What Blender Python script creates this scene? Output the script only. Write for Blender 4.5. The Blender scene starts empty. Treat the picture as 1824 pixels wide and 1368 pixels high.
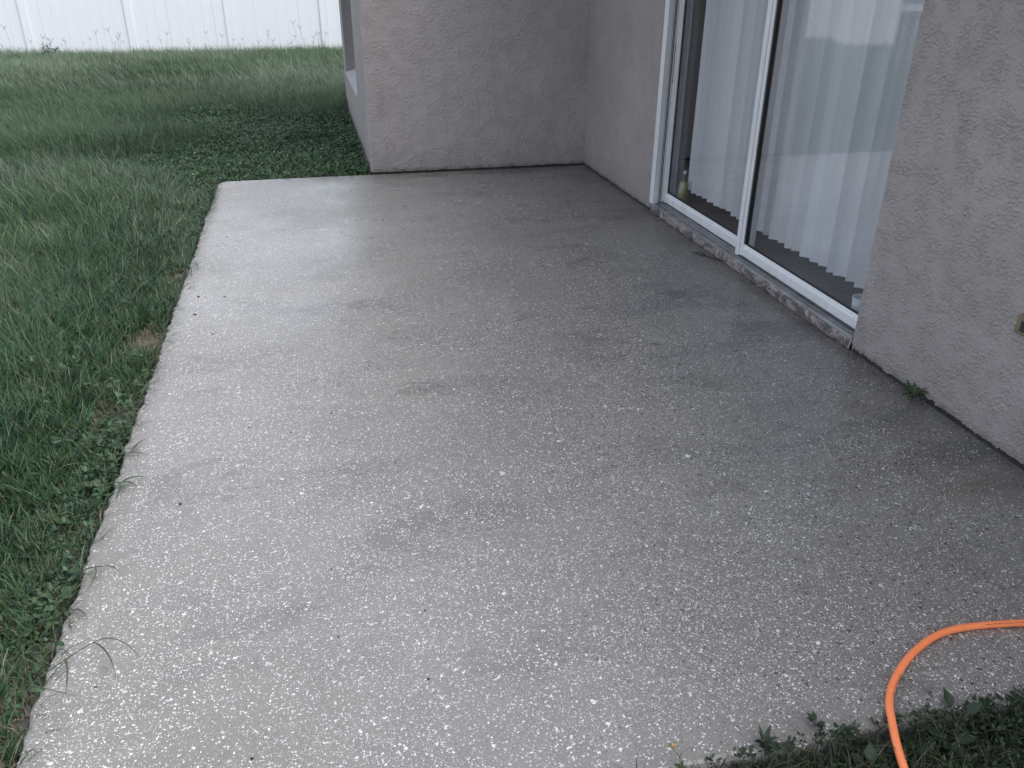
import bpy, math, random
import numpy as np
from mathutils import Vector, Matrix
R = math.radians
random.seed(7); rng = np.random.default_rng(11)
scn = bpy.context.scene
COL = scn.collection

# ------------------------------------------------------------------ camera
CAM_H = 1.55
def cam_axes(pitch, yaw, roll):
    f = Vector((math.sin(yaw)*math.cos(pitch), math.cos(yaw)*math.cos(pitch), -math.sin(pitch)))
    r = Vector((math.cos(yaw), -math.sin(yaw), 0)); u = r.cross(f)
    return r*math.cos(roll)+u*math.sin(roll), -r*math.sin(roll)+u*math.cos(roll), f
cr, cu, cf = cam_axes(R(27.031), R(13.386), R(0.373))
cam = bpy.data.cameras.new('camera'); camo = bpy.data.objects.new('camera', cam); COL.objects.link(camo)
m = Matrix((cr, cu, -cf)).transposed().to_4x4(); m.translation = (0, 0, CAM_H); camo.matrix_world = m
cam.sensor_width = 36.0; cam.lens = 36.0*1465.07/1824.0; cam.clip_start = 0.05; cam.clip_end = 400
scn.camera = camo

# ------------------------------------------------------------------ sky, sun, exposure
SUN_EL, SUN_AZ = R(52), R(112)          # azimuth from +Y towards +X
wd = bpy.data.worlds.new('World'); scn.world = wd; wd.use_nodes = True
nt = wd.node_tree; nt.nodes.clear()
sky = nt.nodes.new('ShaderNodeTexSky'); sky.sky_type = 'NISHITA'; sky.sun_disc = False
sky.sun_elevation = SUN_EL; sky.sun_rotation = SUN_AZ
sky.air_density = 1.0; sky.dust_density = 3.0; sky.ozone_density = 1.0
hs = nt.nodes.new('ShaderNodeHueSaturation'); hs.inputs['Saturation'].default_value = 0.46
bg = nt.nodes.new('ShaderNodeBackground'); bg.inputs['Strength'].default_value = 0.15
wo = nt.nodes.new('ShaderNodeOutputWorld')
nt.links.new(sky.outputs[0], hs.inputs['Color']); nt.links.new(hs.outputs[0], bg.inputs[0]); nt.links.new(bg.outputs[0], wo.inputs[0])
sl = bpy.data.lights.new('sun', 'SUN'); sl.energy = 0.7; sl.angle = R(80); sl.color = (1.0, 0.97, 0.95)
so = bpy.data.objects.new('sun', sl); COL.objects.link(so)
sd = Vector((math.sin(SUN_AZ)*math.cos(SUN_EL), math.cos(SUN_AZ)*math.cos(SUN_EL), math.sin(SUN_EL)))
so.rotation_euler = sd.to_track_quat('Z', 'Y').to_euler(); so.location = sd*30
scn.view_settings.view_transform = 'Standard'; scn.view_settings.look = 'None'
scn.cycles.max_bounces = 6; scn.cycles.diffuse_bounces = 3; scn.cycles.glossy_bounces = 3; scn.cycles.transparent_max_bounces = 12; scn.cycles.transmission_bounces = 4; scn.cycles.caustics_reflective = False; scn.cycles.caustics_refractive = False
scn.view_settings.exposure = 1.36; scn.view_settings.gamma = 1.0; scn.view_settings.use_curve_mapping = False

# ------------------------------------------------------------------ helpers
def tag(o, label=None, cat=None, group=None, kind=None):
    if label: o['label'] = label
    if cat: o['category'] = cat
    if group: o['group'] = group
    if kind: o['kind'] = kind
    return o
def empty(name, loc=(0, 0, 0), rz=0):
    o = bpy.data.objects.new(name, None); COL.objects.link(o); o.location = loc; o.rotation_euler = (0, 0, rz)
    o.empty_display_size = 0.1
    return o
def link(name, me, mat, parent=None):
    o = bpy.data.objects.new(name, me); COL.objects.link(o)
    if mat is not None and len(me.materials) == 0: me.materials.append(mat)
    if parent is not None: o.parent = parent
    return o
class MB:
    def __init__(s): s.v = []; s.f = []
    def add(s, vs, fs):
        n = len(s.v); s.v += [tuple(p) for p in vs]; s.f += [tuple(i+n for i in f) for f in fs]; return s
    def box(s, a, b):
        x0, y0, z0 = a; x1, y1, z1 = b
        return s.add([(x0,y0,z0),(x1,y0,z0),(x1,y1,z0),(x0,y1,z0),(x0,y0,z1),(x1,y0,z1),(x1,y1,z1),(x0,y1,z1)],
                     [(0,3,2,1),(4,5,6,7),(0,1,5,4),(1,2,6,5),(2,3,7,6),(3,0,4,7)])
    def prism_y(s, prof, y0, y1):       # prof: list of (x,z) counter-clockwise seen from -y
        n = len(prof)
        vs = [(x, y0, z) for x, z in prof]+[(x, y1, z) for x, z in prof]
        fs = [tuple(range(n)), tuple(range(2*n-1, n-1, -1))]+[(i, i+n, (i+1) % n+n, (i+1) % n) for i in range(n)]
        return s.add(vs, fs)
    def prism_x(s, prof, x0, x1):       # prof: (y,z)
        n = len(prof)
        vs = [(x0, y, z) for y, z in prof]+[(x1, y, z) for y, z in prof]
        fs = [tuple(range(n-1, -1, -1)), tuple(range(n, 2*n))]+[(i, (i+1) % n, (i+1) % n+n, i+n) for i in range(n)]
        return s.add(vs, fs)
    def tube(s, pts, rad, n=10, cap=True):
        pts = [Vector(p) for p in pts]; k = len(pts)
        rads = rad if isinstance(rad, (list, tuple)) else [rad]*k
        base = len(s.v); up = Vector((0, 0, 1))
        for i, p in enumerate(pts):
            t = (pts[min(i+1, k-1)]-pts[max(i-1, 0)]).normalized()
            a = t.cross(up)
            if a.length < 1e-3: a = t.cross(Vector((1, 0, 0)))
            a.normalize(); b = a.cross(t).normalized()
            for j in range(n):
                w = 2*math.pi*j/n; s.v.append(tuple(p+(a*math.cos(w)+b*math.sin(w))*rads[i]))
        for i in range(k-1):
            for j in range(n):
                s.f.append((base+i*n+j, base+i*n+(j+1) % n, base+(i+1)*n+(j+1) % n, base+(i+1)*n+j))
        if cap:
            s.f.append(tuple(base+j for j in range(n-1, -1, -1))); s.f.append(tuple(base+(k-1)*n+j for j in range(n)))
        return s
    def lathe(s, prof, n=24, c=(0, 0, 0)):   # prof (r,z)
        base = len(s.v)
        for r_, z in prof:
            for j in range(n):
                w = 2*math.pi*j/n; s.v.append((c[0]+r_*math.cos(w), c[1]+r_*math.sin(w), c[2]+z))
        for i in range(len(prof)-1):
            for j in range(n):
                s.f.append((base+i*n+j, base+i*n+(j+1) % n, base+(i+1)*n+(j+1) % n, base+(i+1)*n+j))
        s.f.append(tuple(base+j for j in range(n-1, -1, -1)))
        return s
    def mesh(s, name):
        me = bpy.data.meshes.new(name); me.from_pydata(s.v, [], s.f); me.update(); return me
    def build(s, name, mat, parent=None, smooth=False, bevel=0):
        me = s.mesh(name); o = link(name, me, mat, parent)
        if smooth: me.polygons.foreach_set('use_smooth', [True]*len(me.polygons))
        if bevel:
            b = o.modifiers.new('bevel', 'BEVEL'); b.width = bevel; b.segments = 2; b.limit_method = 'ANGLE'; b.angle_limit = R(40)
        return o
def np_mesh(name, verts, quads=None, tris=None, col=None, smooth=False):
    me = bpy.data.meshes.new(name); nv = len(verts)
    loops = []; starts = []; tot = []; off = 0
    for arr, k in ((quads, 4), (tris, 3)):
        if arr is not None and len(arr):
            loops.append(np.asarray(arr, np.int32).ravel()); n = len(arr)
            starts.append(off+np.arange(n, dtype=np.int32)*k); tot.append(np.full(n, k, np.int32)); off += n*k
    loops = np.concatenate(loops); starts = np.concatenate(starts); tot = np.concatenate(tot)
    me.vertices.add(nv); me.vertices.foreach_set('co', np.asarray(verts, np.float32).ravel())
    me.loops.add(len(loops)); me.loops.foreach_set('vertex_index', loops)
    me.polygons.add(len(starts)); me.polygons.foreach_set('loop_start', starts); me.polygons.foreach_set('loop_total', tot)
    if smooth: me.polygons.foreach_set('use_smooth', np.ones(len(starts), bool))
    me.update(calc_edges=True)
    if col is not None:
        a = me.attributes.new('col', 'FLOAT_COLOR', 'POINT')
        c4 = np.ones((nv, 4), np.float32); c4[:, :3] = col; a.data.foreach_set('color', c4.ravel())
    return me

class NT:
    """tiny node-graph helper"""
    def __init__(s, name):
        s.m = bpy.data.materials.new(name); s.m.use_nodes = True; s.t = s.m.node_tree; s.t.nodes.clear()
        s.out = s.t.nodes.new('ShaderNodeOutputMaterial')
    def n(s, ty, ins=None, **kw):
        nd = s.t.nodes.new('ShaderNode'+ty)
        for k, v in kw.items(): setattr(nd, k, v)
        for k, v in (ins or {}).items():
            if hasattr(v, 'is_output'): s.t.links.new(v, nd.inputs[k])
            else: nd.inputs[k].default_value = v
        return nd
    def pos(s): return s.n('TexCoord').outputs['Object']
    def noise(s, vec, scale, detail=3, rough=0.5, dist=0.0, out='Fac'):
        return s.n('TexNoise', {'Vector': vec, 'Scale': scale, 'Detail': detail, 'Roughness': rough, 'Distortion': dist}).outputs[out]
    def math(s, op, a, b=0.0, clamp=False):
        return s.n('Math', {0: a, 1: b}, operation=op, use_clamp=clamp).outputs[0]
    def map(s, v, a, b, c=0.0, d=1.0, smooth=True):
        return s.n('MapRange', {'Value': v, 'From Min': a, 'From Max': b, 'To Min': c, 'To Max': d},
                   interpolation_type='SMOOTHSTEP' if smooth else 'LINEAR').outputs[0]
    def mix(s, f, a, b, blend='MIX'):
        nd = s.t.nodes.new('ShaderNodeMix'); nd.data_type = 'RGBA'; nd.blend_type = blend
        for idx, v in ((0, f), (6, a), (7, b)):
            if hasattr(v, 'is_output'): s.t.links.new(v, nd.inputs[idx])
            else: nd.inputs[idx].default_value = v if idx == 0 else ((*v, 1.0) if len(v) == 3 else v)
        return nd.outputs[2]
    def vmath(s, op, a, b):
        nd = s.n('VectorMath', {0: a, 1: b}, operation=op); return nd.outputs[0]
    def bump(s, h, strength=0.5, dist=0.002):
        return s.n('Bump', {'Height': h, 'Strength': strength, 'Distance': dist}).outputs[0]
    def bsdf(s, col, rough=0.6, normal=None, **kw):
        ins = {'Base Color': (*col, 1.0) if isinstance(col, tuple) and len(col) == 3 else col, 'Roughness': rough}
        if normal is not None: ins['Normal'] = normal
        ins.update(kw)
        b = s.n('BsdfPrincipled', ins); return b
    def end(s, sh): s.t.links.new(sh.outputs[0] if hasattr(sh, 'outputs') else sh, s.out.inputs[0]); return s.m
M = {}

# ------------------------------------------------------------------ materials
def mat_slab():
    g = NT('worn_shell_concrete'); P = g.pos()
    sx = g.n('SeparateXYZ', {0: P}); X, Y = sx.outputs[0], sx.outputs[1]
    def wv(scale, amp):
        nz = g.noise(P, scale, 1, 0.5, out='Color')
        c = g.vmath('SUBTRACT', nz, (0.5, 0.5, 0.5)); c = g.vmath('MULTIPLY', c, (amp, amp, 0.0)); return g.vmath('ADD', P, c)
    # distance from the trowelled margins: chips are exposed inside only
    dx1 = g.math('SUBTRACT', 2.27, X); dxl = g.math('ADD', X, 0.766); dyb = g.math('SUBTRACT', 6.905, Y); dyf = g.math('SUBTRACT', Y, 1.092)
    nz = g.noise(P, 2.2, 4, 0.6)
    e1 = g.map(g.math('ADD', dx1, g.math('MULTIPLY', g.math('SUBTRACT', nz, 0.5), 0.9)), 0.10, 0.42)
    e2 = g.map(g.math('ADD', dyb, g.math('MULTIPLY', g.math('SUBTRACT', nz, 0.5), 0.7)), 0.08, 0.38)
    e3 = g.map(g.math('ADD', dxl, g.math('MULTIPLY', g.math('SUBTRACT', nz, 0.5), 0.25)), 0.0, 0.10)
    e4 = g.map(g.math('ADD', dyf, g.math('MULTIPLY', g.math('SUBTRACT', nz, 0.5), 0.3)), 0.0, 0.12)
    edge = g.math('MULTIPLY', g.math('MULTIPLY', e1, e2), g.math('MULTIPLY', e3, e4))
    wear = g.map(g.noise(P, 1.5, 4, 0.62), 0.33, 0.60)
    wear = g.math('MULTIPLY', g.math('ADD', g.math('MULTIPLY', wear, 0.72), 0.28), g.math('ADD', g.math('MULTIPLY', edge, 0.92), 0.08))
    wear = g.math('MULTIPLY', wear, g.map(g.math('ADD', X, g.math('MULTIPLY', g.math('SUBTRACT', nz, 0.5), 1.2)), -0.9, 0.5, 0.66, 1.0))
    # skim patches: crisp-edged islands where the paste still covers the shells
    skim_n = g.noise(g.vmath('MULTIPLY', P, (1.0, 1.5, 1.0)), 2.6, 5, 0.66, 0.5)
    skim = g.map(skim_n, 0.585, 0.63)
    wear = g.math('MULTIPLY', wear, g.math('SUBTRACT', 1.0, g.math('MULTIPLY', skim, 0.8)))
    def chips(scale, thr, size, warp_s, warp_a, seedoff, soft=0.07, ch=0):
        v = wv(warp_s, warp_a); v = g.vmath('ADD', v, (seedoff, seedoff*0.7, 0))
        vo = g.n('TexVoronoi', {'Vector': v, 'Scale': scale, 'Randomness': 1.0}, voronoi_dimensions='2D', feature='F1')
        c = g.n('SeparateColor', {0: vo.outputs['Color']})
        pick = g.math('GREATER_THAN', c.outputs[0], thr)
        sz = g.math('MULTIPLY', g.math('ADD', g.math('POWER', c.outputs[1], 2.0), 0.25), size)
        d = g.math('SUBTRACT', sz, vo.outputs['Distance'])
        return g.math('MULTIPLY', g.map(d, -soft*0.5, soft*0.5), pick), c.outputs[2]
    a, ca = chips(150, 0.25, 0.28, 150, 0.011, 3.1)
    b, cb = chips(74, 0.72, 0.22, 80, 0.020, 9.7)
    c, cc = chips(240, 0.3, 0.36, 300, 0.004, 17.3, soft=0.15)
    d, cd = chips(24, 0.945, 0.14, 50, 0.032, 23.9, soft=0.03)
    wa = g.map(g.math('ADD', wear, g.math('MULTIPLY', ca, 0.5)), 0.32, 0.46)
    chip = g.math('MULTIPLY', a, wa)
    wb = g.map(g.math('ADD', wear, g.math('MULTIPLY', cb, 0.45)), 0.50, 0.60)
    chip = g.math('MAXIMUM', chip, g.math('MULTIPLY', b, wb))
    chip = g.math('MAXIMUM', chip, g.math('MULTIPLY', g.math('MULTIPLY', c, wear), 0.5))
    chip = g.math('MAXIMUM', chip, g.math('MULTIPLY', d, g.map(wear, 0.45, 0.6)))
    # cement paste
    big = g.noise(P, 0.9, 3, 0.6); mid = g.noise(P, 6.0, 4, 0.65); grain = g.noise(P, 420, 2, 0.7); grain2 = g.noise(P, 130, 2, 0.7)
    base = g.mix(g.map(big, 0.3, 0.7), (0.188, 0.177, 0.161), (0.246, 0.234, 0.216))
    base = g.mix(g.map(mid, 0.35, 0.75, 0, 0.55), base, (0.165, 0.157, 0.146))
    base = g.mix(g.map(grain, 0.25, 0.75, 0.0, 1.0), g.mix(1.0, base, (0.72, 0.72, 0.72), 'MULTIPLY'), g.mix(1.0, base, (1.25, 1.25, 1.25), 'MULTIPLY'))
    # algae and dirt film by the house; its fade leftward also paints in the sheen's brightness
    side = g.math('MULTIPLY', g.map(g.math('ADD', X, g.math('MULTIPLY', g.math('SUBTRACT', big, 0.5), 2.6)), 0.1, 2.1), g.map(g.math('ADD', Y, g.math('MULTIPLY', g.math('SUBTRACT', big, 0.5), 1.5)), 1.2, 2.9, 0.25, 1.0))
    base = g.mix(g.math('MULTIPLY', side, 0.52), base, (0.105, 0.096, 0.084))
    stain = g.map(g.noise(g.vmath('MULTIPLY', P, (1.0, 2.6, 1.0)), 1.5, 4, 0.55, 0.6), 0.50, 0.66)
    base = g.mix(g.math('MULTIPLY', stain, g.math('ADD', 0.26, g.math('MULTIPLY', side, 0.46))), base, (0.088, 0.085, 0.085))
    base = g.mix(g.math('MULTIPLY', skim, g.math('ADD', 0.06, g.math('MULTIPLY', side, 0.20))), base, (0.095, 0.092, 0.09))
    smud = g.map(g.noise(g.vmath('MULTIPLY', P, (1.3, 3.0, 1.0)), 4.5, 4, 0.6, 0.3), 0.60, 0.74)
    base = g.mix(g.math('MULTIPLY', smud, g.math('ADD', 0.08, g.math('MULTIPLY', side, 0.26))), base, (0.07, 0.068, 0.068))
    # rust-brown stains
    def spot(x, y, rr):
        vv = g.vmath('SUBTRACT', P, (x, y, 0)); L = g.n('VectorMath', {0: vv}, operation='LENGTH').outputs['Value']
        return g.map(g.math('ADD', L, g.math('MULTIPLY', g.math('SUBTRACT', mid, 0.5), 0.5)), rr, 0.02)
    rust = g.math('ADD', g.math('MULTIPLY', spot(1.98, 1.92, 0.24), 0.45), g.math('MULTIPLY', spot(-0.66, 6.62, 0.24), 0.45))
    rust = g.math('ADD', rust, g.math('MULTIPLY', spot(1.62, 1.35, 0.35), 0.3), True)
    base = g.mix(rust, base, (0.17, 0.115, 0.085))
    # dark pits and grit
    v = wv(90, 0.012); vo = g.n('TexVoronoi', {'Vector': v, 'Scale': 58.0}, voronoi_dimensions='2D', feature='F1')
    cs = g.n('SeparateColor', {0: vo.outputs['Color']})
    pit = g.math('MULTIPLY', g.math('GREATER_THAN', cs.outputs[0], 0.80), g.map(g.math('SUBTRACT', g.math('MULTIPLY', cs.outputs[1], 0.30), vo.outputs['Distance']), -0.03, 0.03))
    pit = g.math('MULTIPLY', pit, g.map(g.math('ADD', X, g.math('MULTIPLY', g.math('SUBTRACT', nz, 0.5), 2.2)), 0.2, 1.5, 0.10, 1.0))
    vo2 = g.n('TexVoronoi', {'Vector': wv(200, 0.006), 'Scale': 170.0}, voronoi_dimensions='2D', feature='F1')
    cs2 = g.n('SeparateColor', {0: vo2.outputs['Color']})
    pit2 = g.math('MULTIPLY', g.math('GREATER_THAN', cs2.outputs[0], 0.78), g.map(vo2.outputs['Distance'], 0.38, 0.22))
    pit2 = g.math('MULTIPLY', pit2, g.map(g.math('ADD', X, g.math('MULTIPLY', nz, 1.0)), 0.0, 2.0, 0.15, 0.85))
    chipc = g.mix(ca, (0.48, 0.47, 0.445), (0.83, 0.815, 0.785))
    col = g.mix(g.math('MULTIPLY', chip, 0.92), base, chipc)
    col = g.mix(g.math('MULTIPLY', pit, 0.85), col, (0.022, 0.021, 0.022))
    col = g.mix(g.math('MULTIPLY', pit2, 0.8), col, (0.045, 0.043, 0.045))
    rough = g.math('ADD', g.math('SUBTRACT', g.map(g.noise(P, 1.1, 3), 0.40, 0.62, 0.26, 0.38), g.math('MULTIPLY', skim, 0.05)), g.math('MULTIPLY', g.math('SUBTRACT', mid, 0.5), 0.12))
    nrm = g.bump(g.noise(P, 240, 2, 0.75), 0.2, 0.001)
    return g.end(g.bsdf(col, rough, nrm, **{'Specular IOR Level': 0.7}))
M['slab'] = mat_slab()

def mat_stucco(name, c0, c1, bumpy=1.0, dirty=True):
    g = NT(name); P = g.pos()
    n1 = g.noise(P, 1.6, 5, 0.6); n2 = g.noise(P, 9, 4, 0.6); n3 = g.noise(P, 260, 3, 0.6)
    col = g.mix(g.map(n1, 0.3, 0.7), c0, c1)
    col = g.mix(g.map(n2, 0.35, 0.75, 0, 0.25), col, tuple(x*0.78 for x in c0))
    if dirty:
        z = g.n('SeparateXYZ', {0: P}).outputs[2]
        sp = g.map(g.math('ADD', z, g.math('MULTIPLY', g.math('SUBTRACT', g.noise(P, 14, 5, 0.7), 0.5), 0.22)), 0.05, -0.03)
        col = g.mix(g.math('MULTIPLY', sp, 0.8), col, (0.07, 0.066, 0.066))
        sp2 = g.map(g.math('ADD', z, g.math('MULTIPLY', g.math('SUBTRACT', g.noise(P, 5, 4, 0.7), 0.5), 0.5)), 0.30, 0.0)
        col = g.mix(g.math('MULTIPLY', sp2, 0.28), col, (0.17, 0.155, 0.14))
        st = g.map(g.noise(g.vmath('MULTIPLY', P, (7.0, 7.0, 0.5)), 1.6, 4, 0.6), 0.52, 0.72)
        col = g.mix(g.math('MULTIPLY', st, 0.13), col, (0.20, 0.18, 0.17))
        mo = g.n('TexVoronoi', {'Vector': P, 'Scale': 11.0}).outputs['Distance']
        col = g.mix(g.map(mo, 0.035, 0.02, 0, 0.7), col, (0.05, 0.045, 0.045))
    w = g.noise(P, 62, 4, 0.6, 0.8); h = g.map(w, 0.50, 0.72)
    h = g.math('ADD', g.math('MULTIPLY', h, 1.0*bumpy), g.math('MULTIPLY', n3, 0.35))
    return g.end(g.bsdf(col, 0.75, g.bump(h, 0.55, 0.0025), **{'Specular IOR Level': 0.35}))
M['stucco'] = mat_stucco('mauve_stucco', (0.318, 0.288, 0.281), (0.360, 0.328, 0.320), 0.8)
M['stucco_fine'] = mat_stucco('mauve_stucco_relief', (0.318, 0.288, 0.281), (0.360, 0.328, 0.320), 0.12)

def mat_simple(name, col, rough=0.5, var=0.12, scale=8, bump=0.0, bscale=200, **kw):
    g = NT(name); P = g.pos(); n1 = g.noise(P, scale, 4, 0.6)
    c = g.mix(g.map(n1, 0.3, 0.7), tuple(x*(1-var) for x in col), tuple(min(1, x*(1+var)) for x in col))
    nr = g.bump(g.noise(P, bscale, 3), bump, 0.001) if bump else None
    return g.end(g.bsdf(c, rough, nr, **kw))
def mat_sill():
    g = NT('chipped_sill_render'); P = g.pos(); Q = g.vmath('MULTIPLY', P, (1, 0.7, 1))
    n1 = g.noise(Q, 16, 6, 0.72, 0.6); n2 = g.noise(Q, 42, 4, 0.7)
    col = g.mix(g.map(n1, 0.40, 0.52), (0.125, 0.115, 0.112), (0.33, 0.285, 0.275))
    col = g.mix(g.map(n2, 0.52, 0.64, 0, 0.75), col, (0.09, 0.083, 0.08))
    h = g.math('ADD', g.map(n1, 0.36, 0.55), g.math('MULTIPLY', n2, 0.8))
    return g.end(g.bsdf(col, 0.85, g.bump(h, 0.9, 0.008)))
M['sill'] = mat_sill(); M['sillpale'] = mat_stucco('pale_sill', (0.50, 0.48, 0.47), (0.56, 0.54, 0.53), 0.3, False)  # window sill gets a paler tone than the walls
M['footing'] = mat_simple('dark_footing', (0.035, 0.032, 0.032), 0.9, 0.4, 30)
def mat_white_alu():
    g = NT('white_door_paint'); P = g.pos()
    n1 = g.noise(g.vmath('MULTIPLY', P, (6, 6, 1.2)), 3, 4, 0.6)
    col = g.mix(g.map(n1, 0.3, 0.75), (0.74, 0.75, 0.77), (0.66, 0.665, 0.68))
    sp = g.n('TexVoronoi', {'Vector': P, 'Scale': 26.0}); cs = g.n('SeparateColor', {0: sp.outputs['Color']})
    s = g.math('MULTIPLY', g.math('GREATER_THAN', cs.outputs[0], 0.86), g.map(sp.outputs['Distance'], 0.11, 0.07))
    col = g.mix(g.math('MULTIPLY', s, 0.85), col, (0.08, 0.075, 0.07))
    return g.end(g.bsdf(col, 0.32))
M['white'] = mat_white_alu()
M['track'] = mat_simple('dull_aluminium_track', (0.30, 0.30, 0.31), 0.42, 0.25, 12, Metallic=0.55)
M['gasket'] = mat_simple('black_gasket', (0.012, 0.012, 0.014), 0.6)
M['scuff'] = mat_simple('worn_latch_metal', (0.14, 0.14, 0.15), 0.45, 0.4, 60, Metallic=0.6)
def mat_glass():
    g = NT('window_glass')
    ge = g.n('NewGeometry'); dt = g.n('VectorMath', {0: ge.outputs['Normal'], 1: ge.outputs['Incoming']}, operation='DOT_PRODUCT').outputs['Value']
    fr = g.math('ADD', 0.062, g.math('MULTIPLY', 0.95, g.math('POWER', g.math('SUBTRACT', 1.0, g.math('ABSOLUTE', dt)), 5.0)))
    tr = g.n('BsdfTransparent', {'Color': (0.94, 0.945, 0.96, 1)}); gl = g.n('BsdfGlossy', {'Color': (1, 1, 1, 1), 'Roughness': 0.01})
    mx = g.n('MixShader', {0: fr}); g.t.links.new(tr.outputs[0], mx.inputs[1]); g.t.links.new(gl.outputs[0], mx.inputs[2])
    return g.end(mx)
M['glass'] = mat_glass()
def mat_blind():
    g = NT('white_pvc_slat'); P = g.pos()
    n1 = g.noise(g.vmath('MULTIPLY', P, (30, 30, 0.6)), 3, 3, 0.6)
    col = g.mix(g.map(n1, 0.3, 0.7), (0.83, 0.85, 0.845), (0.88, 0.90, 0.895))
    b = g.bsdf(col, 0.5); t = g.n('BsdfTranslucent', {'Color': (0.75, 0.77, 0.8, 1)})
    mx = g.n('MixShader', {0: 0.12}); g.t.links.new(b.outputs[0], mx.inputs[1]); g.t.links.new(t.outputs[0], mx.inputs[2])
    return g.end(mx)
M['blind'] = mat_blind()
def mat_plank():
    g = NT('dark_wood_look_plank'); P = g.pos()
    oi = g.n('ObjectInfo').outputs['Random']
    Q = g.vmath('MULTIPLY', P, (2.0, 22.0, 2.0)); cmb = g.n('CombineXYZ', {0: g.math('MULTIPLY', oi, 40.0), 1: 0.0, 2: 0.0}).outputs[0]
    Q = g.vmath('ADD', Q, cmb)
    n1 = g.noise(Q, 3.0, 5, 0.65, 0.8)
    col = g.mix(g.map(n1, 0.3, 0.7), (0.085, 0.075, 0.075), (0.20, 0.18, 0.175))
    col = g.mix(g.math('MULTIPLY', oi, 0.4), col, (0.10, 0.09, 0.09))
    return g.end(g.bsdf(col, 0.4, g.bump(n1, 0.2, 0.001)))
M['plank'] = mat_plank()
M['drywall'] = mat_simple('interior_paint', (0.42, 0.41, 0.41), 0.8, 0.04)
M['soffit'] = mat_simple('soffit_paint', (0.55, 0.53, 0.52), 0.7, 0.06)
M['roof'] = mat_simple('grey_shingle', (0.09, 0.085, 0.082), 0.85, 0.3, 40, 0.6, 120)
def mat_vinyl():
    g = NT('white_vinyl'); P = g.pos()
    n1 = g.noise(g.vmath('MULTIPLY', P, (5, 5, 0.5)), 2, 4, 0.6)
    col = g.mix(g.map(n1, 0.3, 0.75), (0.70, 0.73, 0.765), (0.67, 0.70, 0.735))
    z = g.n('SeparateXYZ', {0: P}).outputs[2]
    sp = g.map(g.math('ADD', z, g.math('MULTIPLY', g.math('SUBTRACT', g.noise(P, 9, 4, 0.7), 0.5), 0.5)), 0.35, 0.0)
    col = g.mix(g.math('MULTIPLY', sp, 0.35), col, (0.52, 0.52, 0.48))
    return g.end(g.bsdf(col, 0.4))
M['vinyl'] = mat_vinyl()
def mat_hose():
    g = NT('orange_hose_pvc'); P = g.pos(); n1 = g.noise(P, 40, 4, 0.6)
    col = g.mix(g.map(n1, 0.35, 0.7), (0.96, 0.27, 0.10), (0.92, 0.245, 0.09))
    return g.end(g.bsdf(col, 0.38, g.bump(g.noise(P, 600, 2), 0.08, 0.001)))
M['hose'] = mat_hose()
M['ink'] = mat_simple('black_print', (0.02, 0.012, 0.01), 0.6)
M['bronze'] = mat_simple('khaki_box_enamel', (0.20, 0.155, 0.095), 0.45, 0.15, 30)
M['dark'] = mat_simple('dark_recess', (0.03, 0.028, 0.028), 0.7)
def mat_soil():
    g = NT('sandy_soil'); P = g.pos(); n1 = g.noise(P, 3, 6, 0.65); n2 = g.noise(P, 60, 4, 0.7)
    col = g.mix(g.map(n1, 0.35, 0.65), (0.07, 0.06, 0.05), (0.19, 0.168, 0.145))
    col = g.mix(g.map(n2, 0.45, 0.7, 0, 0.7), col, (0.30, 0.275, 0.25))
    return g.end(g.bsdf(col, 0.95, g.bump(g.math('ADD', n2, n1), 0.8, 0.012)))
M['soil'] = mat_soil()
def mat_leaf(name, trans=0.25, rough=0.5, spec=0.35):
    g = NT(name); a = g.n('Attribute', attribute_name='col')
    n1 = g.noise(g.pos(), 30, 3, 0.6)
    col = g.mix(g.map(n1, 0.3, 0.7, 0.0, 1.0), g.mix(1.0, a.outputs['Color'], (0.82, 0.82, 0.82), 'MULTIPLY'), g.mix(1.0, a.outputs['Color'], (1.15, 1.15, 1.15), 'MULTIPLY'))
    b = g.bsdf(col, rough, **{'Specular IOR Level': spec}); t = g.n('BsdfTranslucent'); g.t.links.new(col, t.inputs[0])
    mx = g.n('MixShader', {0: trans}); g.t.links.new(b.outputs[0], mx.inputs[1]); g.t.links.new(t.outputs[0], mx.inputs[2])
    return g.end(mx)
M['grass'] = mat_leaf('grass_blade')
M['leaf'] = mat_leaf('weed_leaf', 0.18, 0.42, 0.4)
M['stem'] = mat_simple('green_stem', (0.075, 0.085, 0.04), 0.6, 0.2, 60)
M['dry'] = mat_simple('dry_stalk', (0.17, 0.15, 0.11), 0.7, 0.25, 40)
M['seed'] = mat_simple('grass_seed_head', (0.14, 0.14, 0.135), 0.7, 0.25, 40)
M['bud'] = mat_simple('yellow_bud', (0.42, 0.23, 0.05), 0.6, 0.2, 90)
M['bottle'] = mat_simple('clear_bottle_plastic', (0.55, 0.58, 0.55), 0.15, 0.05, 8, **{'Transmission Weight': 0.6})
M['oil'] = mat_simple('yellow_liquid', (0.40, 0.38, 0.13), 0.3, 0.05)
M['cup'] = mat_simple('white_plastic', (0.72, 0.74, 0.75), 0.35, 0.03)
M['crumb'] = mat_simple('dark_crumb', (0.03, 0.026, 0.022), 0.9, 0.3, 90)
M['leafbit'] = mat_simple('withered_leaf', (0.06, 0.058, 0.045), 0.8, 0.3, 90)
M['nhouse'] = mat_simple('grey_siding', (0.25, 0.25, 0.26), 0.7, 0.1, 2)

# ------------------------------------------------------------------ key dimensions (metres; patio surface z = 0)
XW, YB, XP = 2.268, 6.905, 0.438         # door wall plane, projecting wall plane, its outer corner
SX0, SY0 = -0.766, 1.092                  # slab's left and near edges
DY0, DY1 = 2.945, 5.350                   # door opening
GZ = -0.055                               # soil level
DOOR_TOP = 2.10; EAVE_Z = 2.48

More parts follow.
